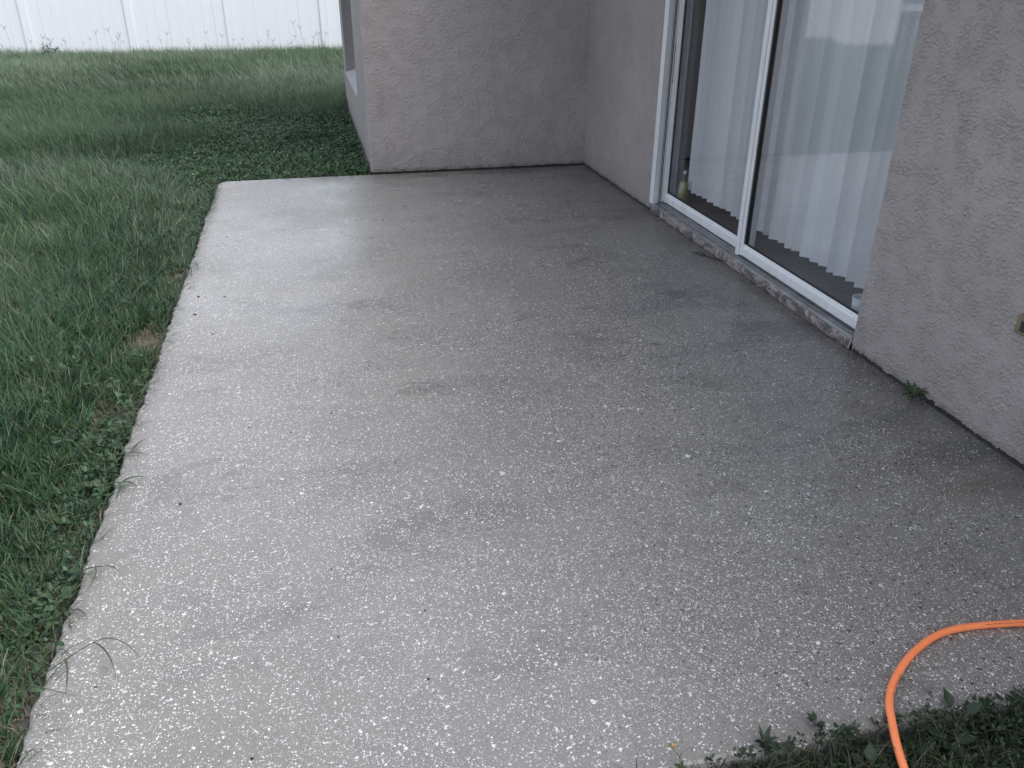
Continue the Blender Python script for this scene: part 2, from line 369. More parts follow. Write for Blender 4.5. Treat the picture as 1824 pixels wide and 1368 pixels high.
# ------------------------------------------------------------------ noise fields
def field(shape, step, wl, bw=0.5, seed=0):
    """band-passed random field, unit variance; wl wavelength in metres"""
    r_ = np.random.default_rng(seed); F = np.fft.rfft2(r_.standard_normal(shape))
    fy = np.fft.fftfreq(shape[0], step)[:, None]; fx = np.fft.rfftfreq(shape[1], step)[None, :]
    k = np.hypot(fx, fy); k[0, 0] = 1e-9
    F *= np.exp(-(np.log(k*wl)/bw)**2)
    a = np.fft.irfft2(F, s=shape); return a/a.std()
def sstep(a, b, x):
    t = np.clip((x-a)/(b-a), 0, 1); return t*t*(3-2*t)
def vnoise(x, y, scale, seed=0):
    """smooth value noise for scattered points, 0..1"""
    r_ = np.random.default_rng(seed); T = r_.random((64, 64))
    u = x*scale+100; v = y*scale+100; i = np.floor(u).astype(int); j = np.floor(v).astype(int)
    a = u-i; b = v-j; a = a*a*(3-2*a); b = b*b*(3-2*b)
    g = lambda p, q: T[p % 64, q % 64]
    return (g(i, j)*(1-a)+g(i+1, j)*a)*(1-b)+(g(i, j+1)*(1-a)+g(i+1, j+1)*a)*b

# ------------------------------------------------------------------ setting: ground, slab, room floor
gr = np.linspace(-60, 60, 41); gx, gy = np.meshgrid(gr, gr)
gv = np.stack([gx, gy+10, np.full_like(gx, GZ)], -1).reshape(-1, 3)
ii = np.arange(40*41).reshape(40, 41)[:, :40].ravel()
go = link('ground', np_mesh('ground', gv, np.stack([ii, ii+1, ii+42, ii+41], 1)), M['soil']); tag(go, kind='structure')

def slab():
    pts = []
    def seg(a, b, amp, n, sd):
        r_ = random.Random(sd); d = Vector(b)-Vector(a); L = d.length; nn = Vector((-d.y, d.x))/L
        ph = [r_.uniform(0, 6.28) for _ in range(4)]
        for k in range(n):
            t = k/n; q_ = np.array([t*L+sd*13.0]); w = sum(float(vnoise(q_, q_*0+.5, f, int(f*10)+sd)[0]-.5)*2*q for f, q in ((0.9, 1.0), (3.1, .9), (8.3, .7), (19.0, .25)))
            fade = min(1, t*12, (1-t)*12)
            p = Vector(a)+d*t+nn*(amp*(w*0.6+r_.uniform(-.5, .5))*fade); pts.append((p.x, p.y))
    seg((3.2, SY0), (3.2, YB+0.05), 0, 2, 1)
    seg((3.2, YB+0.002), (SX0+0.10, YB+0.002), 0.004, 70, 2)
    for k in range(6):
        a = math.pi/2+k/6*math.pi/2; pts.append((SX0+0.10+0.10*math.cos(a), YB-0.10+0.10*math.sin(a)))
    seg((SX0, YB-0.10), (SX0, SY0+0.03), 0.013, 240, 3)
    seg((SX0+0.03, SY0), (3.2, SY0), 0.006, 110, 4)
    n = len(pts); b = MB(); e = 0.012
    ins = []
    for i in range(n):
        a, c = Vector(pts[i-1]), Vector(pts[(i+1) % n]); t = (c-a).normalized(); ins.append((pts[i][0]-t.y*e, pts[i][1]+t.x*e))
    vs = [(x, y, 0) for x, y in ins]+[(x*0.4+u*0.6, y*0.4+w*0.6, -0.004) for (x, y), (u, w) in zip(ins, pts)]+[(x, y, -0.014) for x, y in pts]+[(x, y, -0.16) for x, y in pts]
    fs = [tuple(range(n))]
    for r_ in range(3):
        for i in range(n): j = (i+1) % n; fs.append((r_*n+i, (r_+1)*n+i, (r_+1)*n+j, r_*n+j))
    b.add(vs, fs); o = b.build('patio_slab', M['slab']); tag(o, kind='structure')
slab()

FLZ = 0.095
sub = MB().box((XW+0.112, DY0+0.002, 0.0), (XW+0.17, DY1-0.002, FLZ-0.006)).box((XW+0.17, 1.4, 0.0), (6.2, 6.6, FLZ-0.006)).build('room_floor', M['dark']); tag(sub, kind='structure')
y = 1.5; k = 0
while y < 6.45:
    w = 0.178; x0 = XW+0.112 if (y > DY0+0.03 and y+w < DY1-0.03) else XW+0.172
    cut = XW+0.55+random.random()*0.9
    for xa, xb in ((x0, cut-0.001), (cut+0.001, 6.1)):
        MB().box((xa, y+0.0012, FLZ-0.006+0.0005), (xb, y+w-0.0012, FLZ+random.uniform(0, 0.0006))).build('plank', M['plank'], sub)
    y += w; k += 1

# ------------------------------------------------------------------ house
house = tag(empty('house', (0, 0, 0)), 'mauve-grey stucco house with sliding glass door facing the patio', 'house')

def relief(ny, nz, step, seed, amp=1.0, wl=0.015):
    n1 = field((nz, ny), step, wl, 0.45, seed); n2 = field((nz, ny), step, wl*2.1, 0.45, seed+1); lo = field((nz, ny), step, 0.16, 0.6, seed+2)
    n3 = field((nz, ny), step, 0.011, 0.4, seed+3); lo2 = field((nz, ny), step, 0.5, 0.7, seed+4)
    worms = sstep(0.65, 1.05, n1)*(0.25+0.75*sstep(-0.9, 0.5, lo))
    plate = sstep(0.3, 0.55, n2)*0.55
    ridge = np.exp(-(field((nz, ny), step, 0.045, 0.35, seed+5)/0.13)**2)*sstep(0.2, 1.2, lo)*0.8
    return amp*(0.0044*worms+0.0016*plate+0.0009*ridge+0.0005*n3+0.0012*lo2)
def stucco_wall(name, u0, u1, z_dense, z_top, step, place, seed, ragged=0.008, amp=1.0, flip=False, label=None, round0=0.0, round1=0.0, wl=0.015):
    """dense relief grid below z_dense, coarse above; place(u, z, h) -> xyz"""
    nu = max(3, int(round((u1-u0)/step))+1); nz = int(z_dense/step)+1
    us = np.linspace(u0, u1, nu); zs = np.linspace(0.006, z_dense, nz)
    Hh = relief(nu, nz, step, seed, amp, wl); U, Z = np.meshgrid(us, zs)
    fade = sstep(0, 0.05, z_dense-Z); Hh = Hh*fade
    for rr, dist in ((round0, U-u0), (round1, u1-U)):
        if rr: t = np.clip(1-dist/rr, 0, 1); Hh = Hh*(1-t)-rr*(1-np.sqrt(np.clip(1-t*t, 0, 1)))
    r_ = np.random.default_rng(seed+9)
    bot = np.convolve(r_.random(nu+40), np.ones(9)/9, 'same')[20:20+nu]*0.7+np.convolve(r_.random(nu+80), np.ones(41)/41, 'same')[40:40+nu]*1.3-0.55
    bot = np.clip(bot, 0, 1)*ragged*2.2+r_.random(nu)*ragged*0.35
    lowf = sstep(0.05, 0.0, Z-0.006); Z = Z+lowf*bot[None, :]
    Hh = Hh-sstep(0.03, 0.0, Z-0.006-bot[None, :])*0.006*(0.5+r_.random(nu)[None, :]*0.5)
    ex = [1.0*z_dense+(z_top-z_dense)*t for t in (0.5, 1.0)]
    U = np.vstack([U]+[us[None, :]]*len(ex)); Z = np.vstack([Z]+[np.full((1, nu), e) for e in ex]); Hh = np.vstack([Hh]+[np.zeros((1, nu))]*len(ex))
    # turn the bottom edge inward so it has thickness
    U = np.vstack([us[None, :], U]); Z = np.vstack([Z[:1]+0.002, Z]); Hh = np.vstack([Hh[:1]-0.02, Hh])
    x, y, z = place(U, Z, Hh); V = np.stack([x, y, z], -1).reshape(-1, 3); rows = U.shape[0]
    idx = (np.arange(rows-1)[:, None]*nu+np.arange(nu-1)[None, :]).ravel()
    q = np.stack([idx, idx+1, idx+nu+1, idx+nu], 1)
    if flip: q = q[:, ::-1]
    o = link(name, np_mesh(name, V, q, smooth=True), M['stucco_fine'], house)
    return o
# near stretch of the door wall, from the door's near jamb towards the camera and beyond
stucco_wall('wall', 0.9, DY0, 1.68, EAVE_Z, 0.0043, lambda u, z, h: (XW-h, u, z), 20, 0.015, 1.35, flip=True, round1=0.016)
# short stretch between the door and the inner corner
stucco_wall('wall', DY1, YB, 1.62, EAVE_Z, 0.008, lambda u, z, h: (XW-h, u, z), 40, 0.008, 1.25, flip=True, round0=0.010, wl=0.022)
# projecting wall that faces the camera
stucco_wall('wall', XP, XW+0.02, 1.62, EAVE_Z, 0.0065, lambda u, z, h: (u, YB-h, z), 60, 0.006, 1.25, round0=0.018, wl=0.020)
# masonry cores behind the render
b = MB(); b.box((XW+0.012, -0.28, -0.1), (XW+0.17, DY0-0.012, EAVE_Z+0.1)); b.box((XW+0.010, DY1+0.012, -0.1), (XW+0.17, YB+0.02, EAVE_Z+0.1))
b.box((XW+0.012, DY0-0.012, DOOR_TOP+0.003), (XW+0.17, DY1+0.012, EAVE_Z+0.1)); b.box((XP+0.012, YB+0.012, -0.1), (XW+0.012, YB+0.2, EAVE_Z+0.1))
b.build('wall_core', M['footing'], house)
MB().box((XW, -0.28, 0.004), (XW+0.0115, 0.9, EAVE_Z)).build('wall', M['stucco'], house)
MB().box((XW, -0.32, GZ-0.1), (6.2, -0.28, EAVE_Z)).build('wall', M['stucco'], house)
MB().box((XW, DY0, DOOR_TOP), (XW+0.011, DY1, EAVE_Z)).build('wall', M['stucco'], house)
# door reveals (stucco returns)
MB().box((XW+0.012, DY0-0.012, 0.0), (XW+0.17, DY0, DOOR_TOP)).build('door_reveal', M['stucco'], house)
MB().box((XW+0.0105, DY1, 0.0), (XW+0.17, DY1+0.012, DOOR_TOP)).build('door_reveal', M['stucco'], house)
# side of the projection, with a window recess
YE = 10.45; WY0, WY1, WZ0, WZ1 = 8.05, 9.95, 0.50, 1.95
b = MB()
b.box((XP, YB+0.003, 0.13), (XP+0.14, WY0, EAVE_Z)); b.box((XP, WY1, 0.13), (XP+0.14, YE, EAVE_Z))
b.box((XP, WY0, 0.13), (XP+0.14, WY1, WZ0-0.055)); b.box((XP, WY0, WZ1), (XP+0.14, WY1, EAVE_Z)); b.box((XP+0.14, YE-0.15, GZ-0.1), (6.2, YE-0.002, EAVE_Z))
b.build('wall', M['stucco'], house, bevel=0.006)
MB().box((XP+0.012, YB+0.02, GZ-0.1), (XP+0.14, YE-0.01, 0.128)).build('plinth', M['stucco'], house, bevel=0.006)
win = MB().box((XP+0.118, WY0, WZ0), (XP+0.139, WY0+0.04, WZ1)).box((XP+0.118, WY1-0.04, WZ0), (XP+0.139, WY1, WZ1)).box((XP+0.118, WY0+0.04, WZ0), (XP+0.139, WY1-0.04, WZ0+0.04)).box((XP+0.118, WY0+0.04, WZ1-0.04), (XP+0.139, WY1-0.04, WZ1)).box((XP+0.118, (WY0+WY1)/2-0.02, WZ0+0.04), (XP+0.139, (WY0+WY1)/2+0.02, WZ1-0.04)).build('window', M['white'], house)
MB().box((XP+0.126, WY0+0.04, WZ0+0.04), (XP+0.132, (WY0+WY1)/2-0.02, WZ1-0.04)).build('pane', M['glass'], win)
MB().box((XP+0.126, (WY0+WY1)/2+0.02, WZ0+0.04), (XP+0.132, WY1-0.04, WZ1-0.04)).build('pane', M['glass'], win)
MB().box((XP+0.30, WY0-0.2, WZ0-0.2), (XP+0.32, WY1+0.2, WZ1+0.2)).build('curtain', M['drywall'], win)
MB().prism_y([(XP-0.006, WZ0-0.055), (XP+0.118, WZ0-0.055), (XP+0.118, WZ0+0.002), (XP-0.006, WZ0-0.03)], WY0, WY1).build('window_sill', M['sillpale'], win)
# interior shell
b = MB(); b.box((6.1, 1.4, 0), (6.2, 6.6, 2.6)); b.box((XW+0.172, 1.3, 0), (6.1, 1.4, 2.6)); b.box((XW+0.172, 6.6, 0), (6.1, 6.7, 2.6)); b.box((XW+0.172, 1.4, 2.45), (6.1, 6.6, 2.55))
b.box((XW+0.171, 1.4, FLZ), (XW+0.183, DY0-0.013, 2.45)); b.box((XW+0.171, DY1+0.013, FLZ), (XW+0.183, 6.6, 2.45)); b.box((XW+0.171, DY0-0.013, DOOR_TOP+0.004), (XW+0.183, DY1+0.013, 2.45))
b.build('interior_wall', M['drywall'], house)
# eaves and roof
OV = 0.42
b = MB(); b.box((XW-OV, -0.7, EAVE_Z+0.002), (XW+0.1, YB-OV, EAVE_Z+0.03)); b.box((XP-OV, YB-OV, EAVE_Z+0.002), (XW+0.1, YB+0.1, EAVE_Z+0.03)); b.box((XP-OV, YB+0.1, EAVE_Z+0.002), (XP+0.1, YE+OV, EAVE_Z+0.03))
b.build('soffit', M['soffit'], house)
b = MB(); b.box((XW-OV-0.02, -0.7, EAVE_Z-0.02), (XW-OV, YB-OV-0.02, EAVE_Z+0.17)); b.box((XP-OV-0.02, YB-OV-0.02, EAVE_Z-0.02), (XW-OV, YB-OV, EAVE_Z+0.17)); b.box((XP-OV-0.02, YB-OV, EAVE_Z-0.02), (XP-OV, YE+OV, EAVE_Z+0.17))
b.build('fascia', M['soffit'], house)
b = MB(); zt = EAVE_Z+0.175
b.add([(XW-OV-0.04, -0.72, zt), (7.0, -0.72, zt+1.6), (7.0, YB, zt+1.6), (XW-OV-0.04, YB, zt), (XW-OV-0.04, -0.72, zt+0.03), (7.0, -0.72, zt+1.63), (7.0, YB, zt+1.63), (XW-OV-0.04, YB, zt+0.03)], [(0, 3, 2, 1), (4, 5, 6, 7), (0, 1, 5, 4), (1, 2, 6, 5), (2, 3, 7, 6), (3, 0, 4, 7)])
b.add([(XP-OV-0.04, YB-OV-0.04, zt+0.04), (7.0, YB-OV-0.04, zt+2.2), (7.0, YE+OV, zt+2.2), (XP-OV-0.04, YE+OV, zt+0.04), (XP-OV-0.04, YB-OV-0.04, zt+0.07), (7.0, YB-OV-0.04, zt+2.23), (7.0, YE+OV, zt+2.23), (XP-OV-0.04, YE+OV, zt+0.07)], [(0, 3, 2, 1), (4, 5, 6, 7), (0, 1, 5, 4), (1, 2, 6, 5), (2, 3, 7, 6), (3, 0, 4, 7)])
b.build('roof', M['roof'], house)

# --- sliding door: sill, track, frame, two glazed panels
def sill_mesh():
    ny = 300; prof = [(0.004, 0.002), (-0.002, 0.010), (-0.003, 0.03), (-0.001, 0.050), (0.006, 0.057), (0.05, 0.056)]
    ys = np.linspace(DY0-0.004, DY1+0.004, ny); r_ = np.random.default_rng(5); V = []
    n1 = [np.convolve(r_.standard_normal(ny+20), np.ones(7)/7, 'same')[10:10+ny] for _ in prof]
    for k, (dx, z) in enumerate(prof):
        a = 0.0055 if 0 < k < 5 else 0.002
        V.append(np.stack([XW+dx+n1[k]*a+r_.standard_normal(ny)*0.0012, ys, z+(n1[k-1]*0.005 if 0 < k < 5 else 0)+0*ys], -1))
    V = np.array(V).reshape(-1, 3); idx = (np.arange(len(prof)-1)[:, None]*ny+np.arange(ny-1)[None, :]).ravel()
    return np_mesh('door_sill', V, np.stack([idx, idx+ny, idx+ny+1, idx+1], 1), smooth=True)
link('door_sill', sill_mesh(), M['sill'], house)
b = MB()
tp = [(0.002, 0.0585), (0.004, 0.066), (0.012, 0.067), (0.014, 0.061), (0.030, 0.061), (0.031, 0.068), (0.036, 0.068), (0.037, 0.062), (0.055, 0.062), (0.062, 0.064), (0.070, 0.064), (0.071, 0.074), (0.075, 0.074), (0.076, 0.064), (0.100, 0.064), (0.101, 0.078), (0.106, 0.078), (0.107, 0.064), (0.109, 0.064), (0.109, 0.050), (0.002, 0.050)]
b.prism_y([(XW+x, z) for x, z in tp], DY0+0.001, DY1-0.001)
b.build('door_track', M['track'], house)
fr = MB()
# far jamb: ribbed channel profile in (x,y), extruded along z
def prism_z(mb, prof, z0, z1):
    n = len(prof); vs = [(x, y, z0) for x, y in prof]+[(x, y, z1) for x, y in prof]
    mb.add(vs, [tuple(range(n-1, -1, -1)), tuple(range(n, 2*n))]+[(i, (i+1) % n, (i+1) % n+n, i+n) for i in range(n)])
jp = [(0.168, 0.0), (0.168, -0.022), (0.118, -0.022), (0.118, -0.008), (0.082, -0.008), (0.080, -0.020), (0.072, -0.020), (0.070, -0.008), (0.046, -0.008), (0.044, -0.026), (0.036, -0.026), (0.034, -0.010), (0.030, -0.010), (0.028, -0.040), (-0.006, -0.046), (-0.010, -0.042), (-0.010, 0.008), (0.0, 0.008), (0.0, 0.0)]
prism_z(fr, [(XW+x, DY1+y) for x, y in jp], 0.068, DOOR_TOP-0.001)
prism_z(fr, [(XW+x, DY0-y) for x, y in reversed([(0.168, 0.0), (0.168, -0.022), (0.118, -0.022), (0.118, -0.012), (0.046, -0.012), (0.040, -0.014), (0.036, 0.0)])], 0.068, DOOR_TOP-0.001)
fr.box((XW+0.02, DY0+0.03, DOOR_TOP-0.04), (XW+0.168, DY1-0.05, DOOR_TOP-0.002))
fr.build('door_frame', M['white'], house)
for xa, xb, dy in ((0.050, 0.056, -0.0082), (0.060, 0.0655, -0.0082), (0.086, 0.0875, -0.0082), (0.0303, 0.0333, -0.0102)):
    MB().box((XW+xa, DY1+dy-0.0012, 0.07), (XW+xb, DY1+dy, DOOR_TOP-0.045)).build('weatherstrip', M['gasket'], house)

def panel(name, xf, ya, yb, thick=0.032, st_a=0.05, st_b=0.05):
    """glazed panel; xf outer face, ya..yb along the wall"""
    z0, z1 = 0.074, DOOR_TOP-0.045; rh = 0.068
    def rail(mb, za, zb, y0, y1):
        mb.prism_y([(xf+0.004, za), (xf+thick, za), (xf+thick, zb), (xf+0.010, zb), (xf+0.003, zb-0.020), (xf, zb-0.023), (xf, za+0.004)], y0, y1)
    b = MB(); rail(b, z0, z0+rh, ya+0.001, yb-0.001); o = b.build(name, M['white'], house, bevel=0.0015)
    MB().box((xf, ya+0.001, z1-0.06), (xf+thick, yb-0.001, z1)).build('top_rail', M['white'], o, bevel=0.002)
    return o, z0, z1, rh
# left (far) panel on the inner track
XL, XR = XW+0.083, XW+0.052
pl, z0, z1, rh = panel('sliding_panel', XL, 4.10, 5.322)
b = MB(); b.box((XL-0.002, 5.290, z0), (XL+0.034, 5.330, z1)); b.box((XL-0.012, 5.318, z0+0.01), (XL-0.002, 5.330, z1)); b.build('stile', M['white'], pl, bevel=0.002)
MB().box((XL-0.001, 4.085, z0), (XL+0.033, 4.135, z1)).build('stile', M['white'], pl, bevel=0.002)
MB().box((XL+0.012, 4.13, z0+rh-0.002), (XL+0.018, 5.295, z1-0.058)).build('glass_pane', M['glass'], pl)
g4 = MB(); g4.box((XL+0.0085, 4.135, z0+rh), (XL+0.0215, 5.29, z0+rh+0.006)); g4.box((XL+0.0085, 5.282, z0+rh+0.006), (XL+0.0215, 5.29, z1-0.06)); g4.box((XL+0.0085, 4.135, z0+rh+0.006), (XL+0.0215, 4.143, z1-0.06))
g4.build('gasket', M['gasket'], pl)
MB().box((XL-0.0135, 5.3215, 0.86), (XL-0.0115, 5.3275, 1.10)).build('latch_strip', M['scuff'], pl)
# right (near) panel on the outer track
pr, z0, z1, rh = panel('fixed_panel', XR, 2.965, 4.15)
MB().box((XR-0.010, 4.128, z0-0.006), (XR+0.026, 4.165, z1)).build('stile', M['white'], pr, bevel=0.002)
MB().box((XR-0.002, 4.100, z0), (XR+0.026, 4.126, z1)).build('stile', M['white'], pr, bevel=0.002)
MB().box((XR-0.002, 2.965, z0), (XR+0.032, 3.0, z1)).build('stile', M['white'], pr, bevel=0.002)
MB().box((XR+0.012, 2.99, z0+rh-0.002), (XR+0.018, 4.105, z1-0.058)).build('glass_pane', M['glass'], pr)
g4 = MB(); g4.box((XR+0.0085, 3.0, z0+rh), (XR+0.0215, 4.10, z0+rh+0.006)); g4.box((XR+0.005, 4.086, z0+rh+0.006), (XR+0.0255, 4.10, z1-0.06))
g4.build('gasket', M['gasket'], pr)

# --- khaki outlet box on the near wall
ob = tag(empty('outlet_box', (XW, 2.060, 0.492)), 'small khaki electrical box on the stucco wall at the right edge', 'electrical box'); ob.scale = (.85, .85, .85)
b = MB(); b.box((-0.045, -0.036, -0.040), (0.006, 0.036, 0.040)); b.build('housing', M['bronze'], ob, bevel=0.004)
MB().box((-0.052, -0.030, -0.033), (-0.0455, 0.030, 0.034)).build('cover', M['bronze'], ob, bevel=0.003)
MB().box((-0.0545, -0.024, -0.02), (-0.0525, 0.004, 0.022)).build('cover_recess', M['dark'], ob)

# ------------------------------------------------------------------ things behind the glass
bl = tag(empty('vertical_blind', (XW+0.235, 4.1, DOOR_TOP-0.06)), 'white vertical slat blind hanging behind the sliding glass door', 'blind')
MB().box((-0.02, -1.15, 0.0), (0.02, 1.13, 0.04)).build('headrail', M['white'], bl)
sm = []
for k in range(4):
    b = MB(); n = 6; w = 0.089; zb = -(DOOR_TOP-0.06)+FLZ+0.075; rr = random.Random(k)
    for z in (zb, zb*0.5, 0.0):
        for i in range(n+1):
            t = i/n-0.5; b.v.append((0.008*(1-4*t*t), t*w, z))
    for q in range(2):
        for i in range(n): a = q*(n+1)+i; b.f.append((a, a+1, a+n+2, a+n+1))
    sm.append(b)
slat_me = sm[0].mesh('slat'); slat_me.materials.append(M['blind']); slat_me.polygons.foreach_set('use_smooth', [True]*len(slat_me.polygons))
yy = 1.09; k = 0
while yy > -1.12:
    o = bpy.data.objects.new('slat', slat_me); COL.objects.link(o); o.parent = bl; o.location = (random.uniform(-.003, .003), yy, 0)
    ang = 38+9*math.sin(k*0.9)+random.uniform(-7, 7)+(14 if k in (6, 13, 21) else 0)
    o.rotation_euler = (random.uniform(-.004, .004), random.uniform(-.004, .004), R(ang)); o.scale = (1, 1, random.uniform(0.997, 1.003))
    yy -= 0.0815+random.uniform(-.004, .004); k += 1

bt = tag(empty('bottle', (XW+0.178, 5.225, FLZ+0.001)), 'clear plastic bottle of yellow liquid standing behind the far glass panel', 'bottle'); bt.scale = (.86, .86, .82)
MB().lathe([(0.034, 0.0), (0.040, 0.006), (0.040, 0.11), (0.037, 0.12), (0.0375, 0.165), (0.030, 0.19), (0.016, 0.215), (0.013, 0.222), (0.013, 0.240)], 20).build('body', M['glass'], bt, smooth=True)
MB().lathe([(0.032, 0.004), (0.0375, 0.008), (0.0375, 0.11), (0.0345, 0.12), (0.035, 0.160), (0.0, 0.161)], 20).build('liquid', M['oil'], bt, smooth=True)
MB().lathe([(0.0155, 0.232), (0.0155, 0.252), (0.012, 0.255), (0.0, 0.2552)], 16).build('cap', M['cup'], bt)
cp = tag(empty('plastic_cup', (XW+0.152, 3.125, FLZ+0.001)), 'ribbed white plastic pot behind the glass beside the near door jamb', 'pot')
prof = [(0.036, 0.0)]
for k in range(8): z = 0.006+k*0.0085; prof += [(0.0385+k*0.0004, z), (0.0405+k*0.0004, z+0.003), (0.0405+k*0.0004, z+0.0055), (0.0385+k*0.0004, z+0.008)]
prof += [(0.046, 0.078), (0.046, 0.083), (0.042, 0.083), (0.041, 0.05), (0.037, 0.008), (0.0, 0.007)]
MB().lathe(prof, 28).build('pot', M['cup'], cp)
tg = MB().lathe([(0.0375, 0.030), (0.037, 0.035), (0.0, 0.036)], 18).build('contents', M['dark'], cp)

# ------------------------------------------------------------------ white vinyl fences
def fence(name, label, p0, ang, n, sp=1.733, first=0.0):
    root = tag(empty(name, p0, ang), label, 'fence'); H = 1.83; pw = 0.127
    pm = MB().box((-pw/2, -0.026, -0.15), (pw/2, 0.026, H)).mesh('post'); pm.materials.append(M['vinyl'])
    cm = MB().box((-pw/2-.006, -pw/2-.006, 0), (pw/2+.006, pw/2+.006, 0.025)).add([(-.066, -.066, .025), (.066, -.066, .025), (.066, .066, .025), (-.066, .066, .025), (0, 0, .06)], [(0, 1, 4), (1, 2, 4), (2, 3, 4), (3, 0, 4)]).mesh('post_cap'); cm.materials.append(M['vinyl'])
    nb = 8; bw = (sp-pw)/nb
    bm_ = MB(); prof = [(-bw/2+0.0006, -0.008), (-bw/2+0.004, -0.011), (bw/2-0.004, -0.011), (bw/2-0.0006, -0.008), (bw/2-0.0006, 0.011), (-bw/2+0.0006, 0.011)]
    prism_z(bm_, prof, 0.06, H-0.12); bme = bm_.mesh('board'); bme.materials.append(M['vinyl'])
    rm = MB().box((pw/2-sp+pw/2+0.0, -0.022, 0), (0, 0.022, 0.13)).mesh('rail')
    rm = MB().box((-(sp-pw)/2, -0.022, 0), ((sp-pw)/2, 0.022, 0.13)).mesh('rail'); rm.materials.append(M['vinyl'])
    for k in range(n+1):
        po = link('post', pm, None, root); po.location = (k*sp, 0, 0); po.rotation_euler = (random.uniform(-.004, .004), random.uniform(-.006, .006), 0)
        c = link('post_cap', cm, None, po); c.location = (0, 0, H+0.001)
        if k == n: break
        for z in (0.0, H-0.16): ro = link('rail', rm, None, root); ro.location = ((k+.5)*sp, 0, z)
        for i in range(nb):
            bo = link('board', bme, None, root); bo.location = (k*sp+pw/2+(i+.5)*bw, random.uniform(-.0015, .0015), 0)
    return root
FY = 17.5
fence('vinyl_fence', 'white vinyl board fence along the far edge of the lawn', (-3.036-3*1.733+0.0, FY, GZ), 0, 6)

# grey house whose reflection shows faintly in the glass
nh = tag(empty('neighbour_house', (-17.5, 29, GZ)), 'grey house seen only as a faint reflection in the door glass', 'house')
MB().box((-7, 0, 0), (5.5, 6, 2.7)).build('wall', M['nhouse'], nh)
MB().box((-7.02, -0.03, 0.15), (5.52, -0.001, 0.38)).build('base_trim', M['vinyl'], nh)
MB().box((-7.02, -0.03, 1.35), (5.52, -0.001, 1.65)).build('belt_trim', M['vinyl'], nh)
MB().prism_x([(-0.5, 2.7), (6.5, 2.7), (3, 4.2)], -7.5, 6.0).build('roof', M['roof'], nh)

# ------------------------------------------------------------------ lawn
def blade_arrays(px, py, pz, h, w, ang, lean, droop, col, seg=3):
    N = len(px); ts = {3: [0, 0.38, 0.72, 1.0], 2: [0, 0.5, 1.0]}[seg]
    ca, sa = np.cos(ang), np.sin(ang); tw = ang+np.pi/2+rng.normal(0, 0.5, N); wx, wy = np.cos(tw), np.sin(tw)
    L = []
    for t in ts[:-1]:
        off = h*lean*t**1.7; z = h*(t-droop*t*t)*np.sqrt(np.clip(1-0.35*lean*lean*t*t, .2, 1))
        ww = w*(1-0.55*t**1.5)*0.5
        for s in (-1, 1): L.append(np.stack([px+ca*off+s*wx*ww, py+sa*off+s*wy*ww, pz+z], -1))
    L.append(np.stack([px+ca*h*lean, py+sa*h*lean, pz+h*(1-droop)*np.sqrt(np.clip(1-0.35*lean*lean, .2, 1))], -1))
    k = len(L); V = np.stack(L, 1).reshape(-1, 3); base = np.arange(N)[:, None]*k
    Q = np.concatenate([base+np.array([[2*i, 2*i+1, 2*i+3, 2*i+2]]) for i in range(seg-1)], 0); T = base+np.array([[2*seg-2, 2*seg-1, 2*seg]])
    return V, Q, T, np.repeat(col, k, 0)
def join(parts):
    V = []; Q = []; T = []; C = []; o = 0
    for v, q, t, c in parts: V.append(v); Q.append(q+o); T.append(t+o); C.append(c); o += len(v)
    return np.concatenate(V), np.concatenate(Q), np.concatenate(T), np.concatenate(C)
def in_view(x, y, margin=1.0):
    """keep what the frame can show, plus a step to the side"""
    d = np.stack([x, y, np.full_like(x, -CAM_H)], -1); f = d@np.array(cf); r_ = d@np.array(cr); u = d@np.array(cu)
    ok = (f > 0.2) & (np.abs(r_) < f*0.64+margin) & (u > -f*0.48-0.6)
    return ok
def on_lawn(x, y):
    slab_ = (x > SX0-0.006) & (y > SY0-0.02) & (y < YB+0.02)
    hs_ = (x > XP-0.01) & (y > YB) & (y < YE+0.03) | (x > XW-0.02) & (y < YE)
    return ~slab_ & ~hs_ & (y < FY-0.07)
def palette(n, x, y, kind):
    base = {'mid': (0.045, 0.095, 0.043), 'pale': (0.132, 0.176, 0.120), 'dark': (0.020, 0.052, 0.024), 'dry': (0.20, 0.185, 0.13), 'yell': (0.062, 0.115, 0.032)}
    v1 = vnoise(x, y, 0.55, 3); v2 = vnoise(x, y, 1.7, 4); u = rng.random(n)
    c = np.tile(np.array(base['mid']), (n, 1))
    pale = u < (0.16+0.46*sstep(0.40, 0.70, v1))*sstep(2.0, 8.0, y)+0.05; c[pale] = base['pale']
    u = rng.random(n); dk = u < 0.30*sstep(0.7, 0.3, v2); c[dk] = base['dark']
    u = rng.random(n); dr = u < (0.018+0.03*sstep(.6, .85, v2)); c[dr] = base['dry']
    u = rng.random(n); ye = u < 0.14*sstep(.45, .7, 1-v1); c[ye] = base['yell']
    c = c*(0.72+0.56*rng.random((n, 1)))*(1+0.10*rng.standard_normal((n, 3)))
    return np.clip(c, 0.008, 0.6)
def edge_dist(x, y):
    """distance from slab outline (outside)"""
    dx = np.maximum(SX0-x, 0); dy = np.maximum(y-YB, 0); return np.where(y > YB, np.where(x > SX0, dy, np.hypot(dx, dy)), dx)
def clover_zone(x, y):
    """short broad-leaf patch behind the slab and beside the house corner"""
    return sstep(-2.5, -0.6, x+0.8*(vnoise(x, y, 0.9, 9)-0.5)*2)*sstep(12.5, 8.6, y+1.2*(vnoise(x, y, 0.9, 19)-0.5)*2)*sstep(6.0, 6.9, y)
